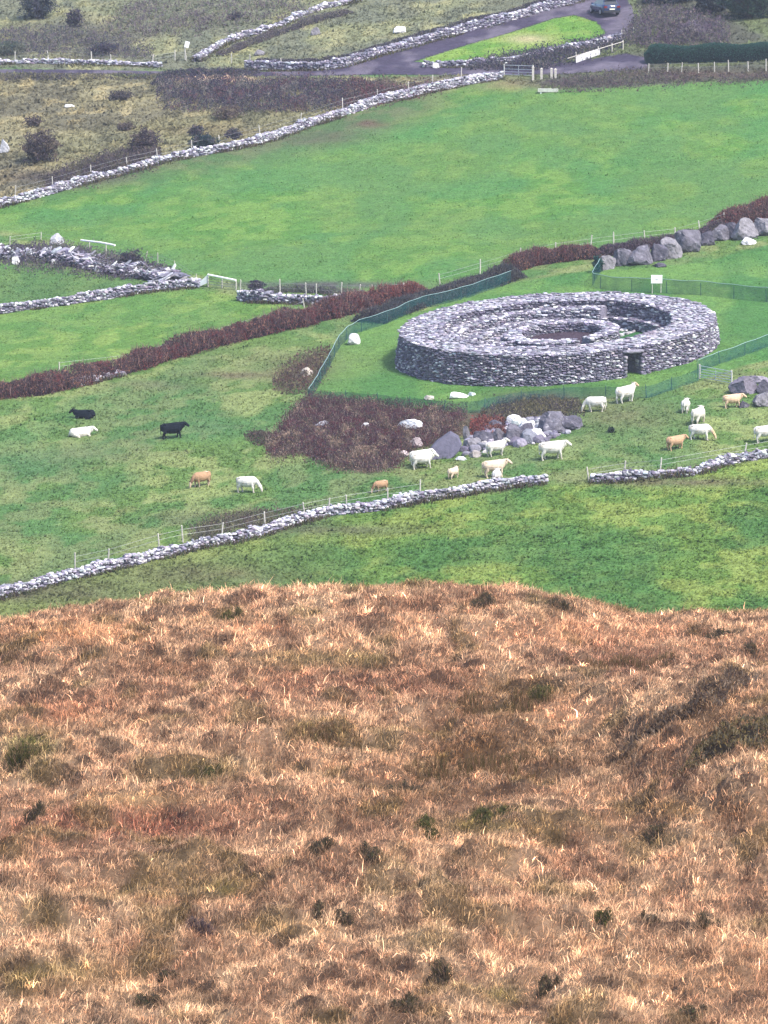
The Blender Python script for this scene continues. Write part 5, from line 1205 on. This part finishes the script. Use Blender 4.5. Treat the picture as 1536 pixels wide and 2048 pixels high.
def cow(label, px, py, pose, ct, yaw, sc=1.0, name='cow', cat='cow'):
    p = P(px, py); p.z = float(valley_z(p.x, p.y))
    o = obj(name, CM[pose], loc=p - Vector((0, 0, .14 if pose.startswith('lie') else .04)))
    o.rotation_euler = (0, -.075 * math.cos(R(yaw)), R(yaw)); sc = sc * .93; o.scale = (sc, sc, sc)
    o.material_slots[0].link = 'OBJECT'; o.material_slots[0].material = K[ct]
    return tag(o, label, cat, 'cattle grazing below the ring fort')
cow('black cow lying in the grass at far left, facing left', 170, 836, 'lie', 'black', 172, .95)
cow('white cow lying just below the lying black cow', 162, 872, 'liel', 'white', 12, 1.0)
cow('black cow standing alone in the pasture, facing right', 346, 876, 'walk', 'black', 8, 1.0)
cow('brown and tan cow grazing with dark head down at left', 404, 972, 'graze', 'brown', 212, .86)
cow('white cow grazing head down beside the brown and tan one', 496, 985, 'graze', 'white', -22, .95)
cow('small tan and dark calf grazing beside the lower wall', 762, 983, 'graze', 'brown', 208, .66, 'calf', 'calf')
cow('white cow half hidden behind another white cow by dark slab', 842, 930, 'level', 'white', 20, .92)
cow('white cow in front of the large dark slab, facing right', 846, 937, 'walk', 'white', 6, .92)
cow('small tan calf seen from behind below the outcrop', 907, 956, 'turn', 'tan', 55, .66, 'calf', 'calf')
cow('white cow with raised head in front of outcrop rocks', 993, 911, 'up', 'white', 22, .88)
cow('tan cow facing right just above the lower wall', 990, 953, 'level', 'tan', 10, 1.0)
cow('white calf seen from behind, below the tan cow at wall', 993, 966, 'level', 'white', 82, .78, 'calf', 'calf')
cow('ginger calf lying tight behind the lower wall', 980, 972, 'liel', 'orange', 168, .72, 'calf', 'calf')
cow('large white cow walking right, closest to the wall gap', 1106, 918, 'walk', 'white', 4, 1.08)
cow('white cow grazing facing left beside the heath mound', 1192, 823, 'graze', 'white', 172, .92)
cow('big white cow with tan head right below fort doorway', 1252, 804, 'up', 'tanhead', 38, 1.02)
cow('white calf facing away, alone below the silver gate', 1371, 824, 'level', 'white', 78, .78, 'calf', 'calf')
cow('white cow seen from behind above the mottled grazing one', 1397, 847, 'turn', 'cream', 62, .98)
cow('white cow with tan neck grazing beside the ginger cow', 1402, 880, 'graze', 'tanhead', -14, .95)
cow('ginger brown cow standing left of the grazing tan necked one', 1352, 898, 'level', 'ginger', 28, .84)
cow('orange tan cow facing the right edge boulder pile', 1466, 815, 'walk', 'orange', 8, .82)
cow('white cow cut off by the right edge of view', 1532, 883, 'walk', 'white', 14, .98)

# ------------------------------------------------------------------ parked car
def car():
    p = P(1209, 29); p.z = float(valley_z(p.x, p.y)) + .05
    root = tag(empty('parked_car', p, R(107)), 'dark hatchback parked on the track at the top edge', 'car'); root.scale = (1.13,) * 3
    paint = mat('car_paint', base=(.014, .032, .095), rough=.12, spec=.6); glass = mat('car_glass', base=(.012, .016, .022), rough=.08, spec=.8)
    tyre = mat('tyre', base=(.015, .015, .016), rough=.9); rim = mat('rim', base=(.5, .5, .52), rough=.35, metal=.8); red = mat('tail_light', base=(.16, .012, .012), rough=.2); pl = mat('number_plate', base=(.75, .72, .55), rough=.5); lamp = mat('lamp_glass', base=(.7, .72, .75), rough=.15)
    tag_ = root
    # body: cross sections along x (front +x): (x, half width, z0, shoulder z, ...)
    sec = [(-2.10, .74, .42, .74), (-2.06, .82, .30, .98), (-1.7, .88, .24, 1.00), (-.9, .90, .22, .98), (.3, .90, .22, .95), (1.2, .88, .22, .90), (1.7, .84, .24, .80), (2.0, .76, .30, .66), (2.1, .66, .38, .56)]
    mb = MB(); V = []
    for (x, w, z0, z1) in sec:
        V += [(x, -w * .92, z0), (x, -w, z0 + (z1 - z0) * .35), (x, -w, z0 + (z1 - z0) * .7), (x, -w * .9, z1), (x, 0, z1 + .03), (x, w * .9, z1), (x, w, z0 + (z1 - z0) * .7), (x, w, z0 + (z1 - z0) * .35), (x, w * .92, z0)]
    n = 9; F = [(i * n + k, i * n + (k + 1) % n, (i + 1) * n + (k + 1) % n, (i + 1) * n + k) for i in range(len(sec) - 1) for k in range(n)]
    V += [(-2.12, 0, .6), (2.12, 0, .47)]
    m = len(sec); T = [(m * n, (k + 1) % n, k) for k in range(n)] + [(m * n + 1, (m - 1) * n + k, (m - 1) * n + (k + 1) % n) for k in range(n)]
    mb.add(V, [np.array(F), np.array(T)]); mb.build('body', paint, root, True)
    # cabin: glasshouse and roof
    lo = [(-1.92, .78), (.95, .80)]; hi = [(-1.45, .60), (.15, .62)]
    zl, zh = .95, 1.44
    V = [(lo[0][0], -lo[0][1], zl), (lo[0][0], lo[0][1], zl), (lo[1][0], lo[1][1], zl - .04), (lo[1][0], -lo[1][1], zl - .04), (hi[0][0], -hi[0][1], zh - .02), (hi[0][0], hi[0][1], zh - .02), (hi[1][0], hi[1][1], zh), (hi[1][0], -hi[1][1], zh)]
    for nm, f in (('rear_window', (0, 1, 5, 4)), ('windscreen', (2, 3, 7, 6)), ('side_window', (1, 2, 6, 5)), ('side_window', (3, 0, 4, 7))):
        q = np.array([V[i] for i in f]); c = q.mean(0); q = c + (q - c) * .90; nrm = np.cross(q[1] - q[0], q[2] - q[0]); nrm /= np.linalg.norm(nrm)
        mb = MB(); mb.add(np.concatenate([q + nrm * .012, q - nrm * .012]), np.array([(0, 1, 2, 3), (7, 6, 5, 4), (0, 4, 5, 1), (1, 5, 6, 2), (2, 6, 7, 3), (3, 7, 4, 0)])); mb.build(nm, glass, root)
    mb = MB(); mb.add(np.array(V), np.array([(0, 4, 5, 1), (1, 5, 6, 2), (2, 6, 7, 3), (3, 7, 4, 0)])); mb.build('pillars', paint, root)
    mb = MB(); xs_ = np.linspace(-1.62, .22, 9); V = []
    for x in xs_:
        e = 1 - ((x + .7) / 1.0) ** 2
        for k in range(7):
            yk = (k / 3 - 1); V.append((x, yk * (.64 + .02 * e), zh + .015 + .045 * max(0, e) - .03 * yk * yk))
    F = [(i * 7 + k, (i + 1) * 7 + k, (i + 1) * 7 + k + 1, i * 7 + k + 1) for i in range(8) for k in range(6)]
    mb.add(V, np.array(F)); mb.build('roof', paint, root, True)
    for (x, s) in ((-1.32, -1), (-1.32, 1), (1.32, -1), (1.32, 1)):
        mb = MB(); mb.tube([(x, s * .70, .32), (x, s * .73, .32), (x, s * .89, .32), (x, s * .91, .32)], [.28, .32, .32, .28], 20); wh = mb.build('wheel', tyre, root, True)
        mb = MB(); mb.tube([(x, s * .905, .32), (x, s * .925, .32)], [.20, .18], 14); mb.build('rim', rim, wh)
    for s in (-1, 1):
        mb = MB(); mb.box(-2.16, -2.06, s * .64 - .15, s * .64 + .15, .74, .92); mb.build('tail_light', red, root)
        mb = MB(); mb.box(1.93, 2.06, s * .56 - .14, s * .56 + .14, .56, .68); mb.build('headlight', lamp, root)
        mb = MB(); mb.box(.62, .78, s * .97 - .10, s * .97 + .10, .92, 1.04); mb.build('wing_mirror', paint, root)
    mb = MB(); mb.box(-2.165, -2.145, -.26, .26, .56, .67); mb.build('number_plate', pl, root)
    mb = MB(); mb.box(-2.18, -2.0, -.80, .80, .30, .50); mb.build('bumper', mat('bumper', base=(.03, .03, .034), rough=.6), root)
car()

# ------------------------------------------------------------------ haze
mb = MB(); mb.box(-160, 160, -12, 960, -42, 66)
hz = mb.build('haze', None); tag(hz, kind='stuff')
hm_ = bpy.data.materials.new('haze_air'); hm_.use_nodes = True; nt = hm_.node_tree; nt.nodes.clear()
out = nt.nodes.new('ShaderNodeOutputMaterial'); pv = nt.nodes.new('ShaderNodeVolumePrincipled')
pv.inputs['Color'].default_value = (.78, .84, 1.0, 1); pv.inputs['Density'].default_value = .00015; pv.inputs['Anisotropy'].default_value = .2
nt.links.new(pv.outputs[0], out.inputs['Volume']); hz.data.materials.append(hm_)

# ------------------------------------------------------------------ light and look
w = bpy.data.worlds.new('World'); scene.world = w; w.use_nodes = True
nt = w.node_tree; bg = nt.nodes['Background']; sky = nt.nodes.new('ShaderNodeTexSky'); sky.sky_type = 'NISHITA'; sky.sun_disc = False
ELEV, AZ = R(55), R(128)               # high sun behind thin cloud, right of and a little behind the viewer
sky.sun_elevation = ELEV; sky.sun_rotation = AZ; sky.air_density = 1.0; sky.dust_density = 2.5
nt.links.new(sky.outputs[0], bg.inputs[0]); bg.inputs['Strength'].default_value = 0.13
sd = bpy.data.lights.new('sun', 'SUN'); sd.energy = 2.2; sd.angle = R(10); sd.color = (1.0, .95, .88)
so = bpy.data.objects.new('sun', sd); COL.objects.link(so)
d = Vector((math.sin(AZ) * math.cos(ELEV), math.cos(AZ) * math.cos(ELEV), math.sin(ELEV)))
so.rotation_euler = d.to_track_quat('Z', 'Y').to_euler(); so.location = d * 200 + Vector((0, 300, 100))
vs = scene.view_settings; vs.view_transform = 'Standard'; vs.look = 'None'; vs.gamma = 1.0; vs.exposure = 1.45
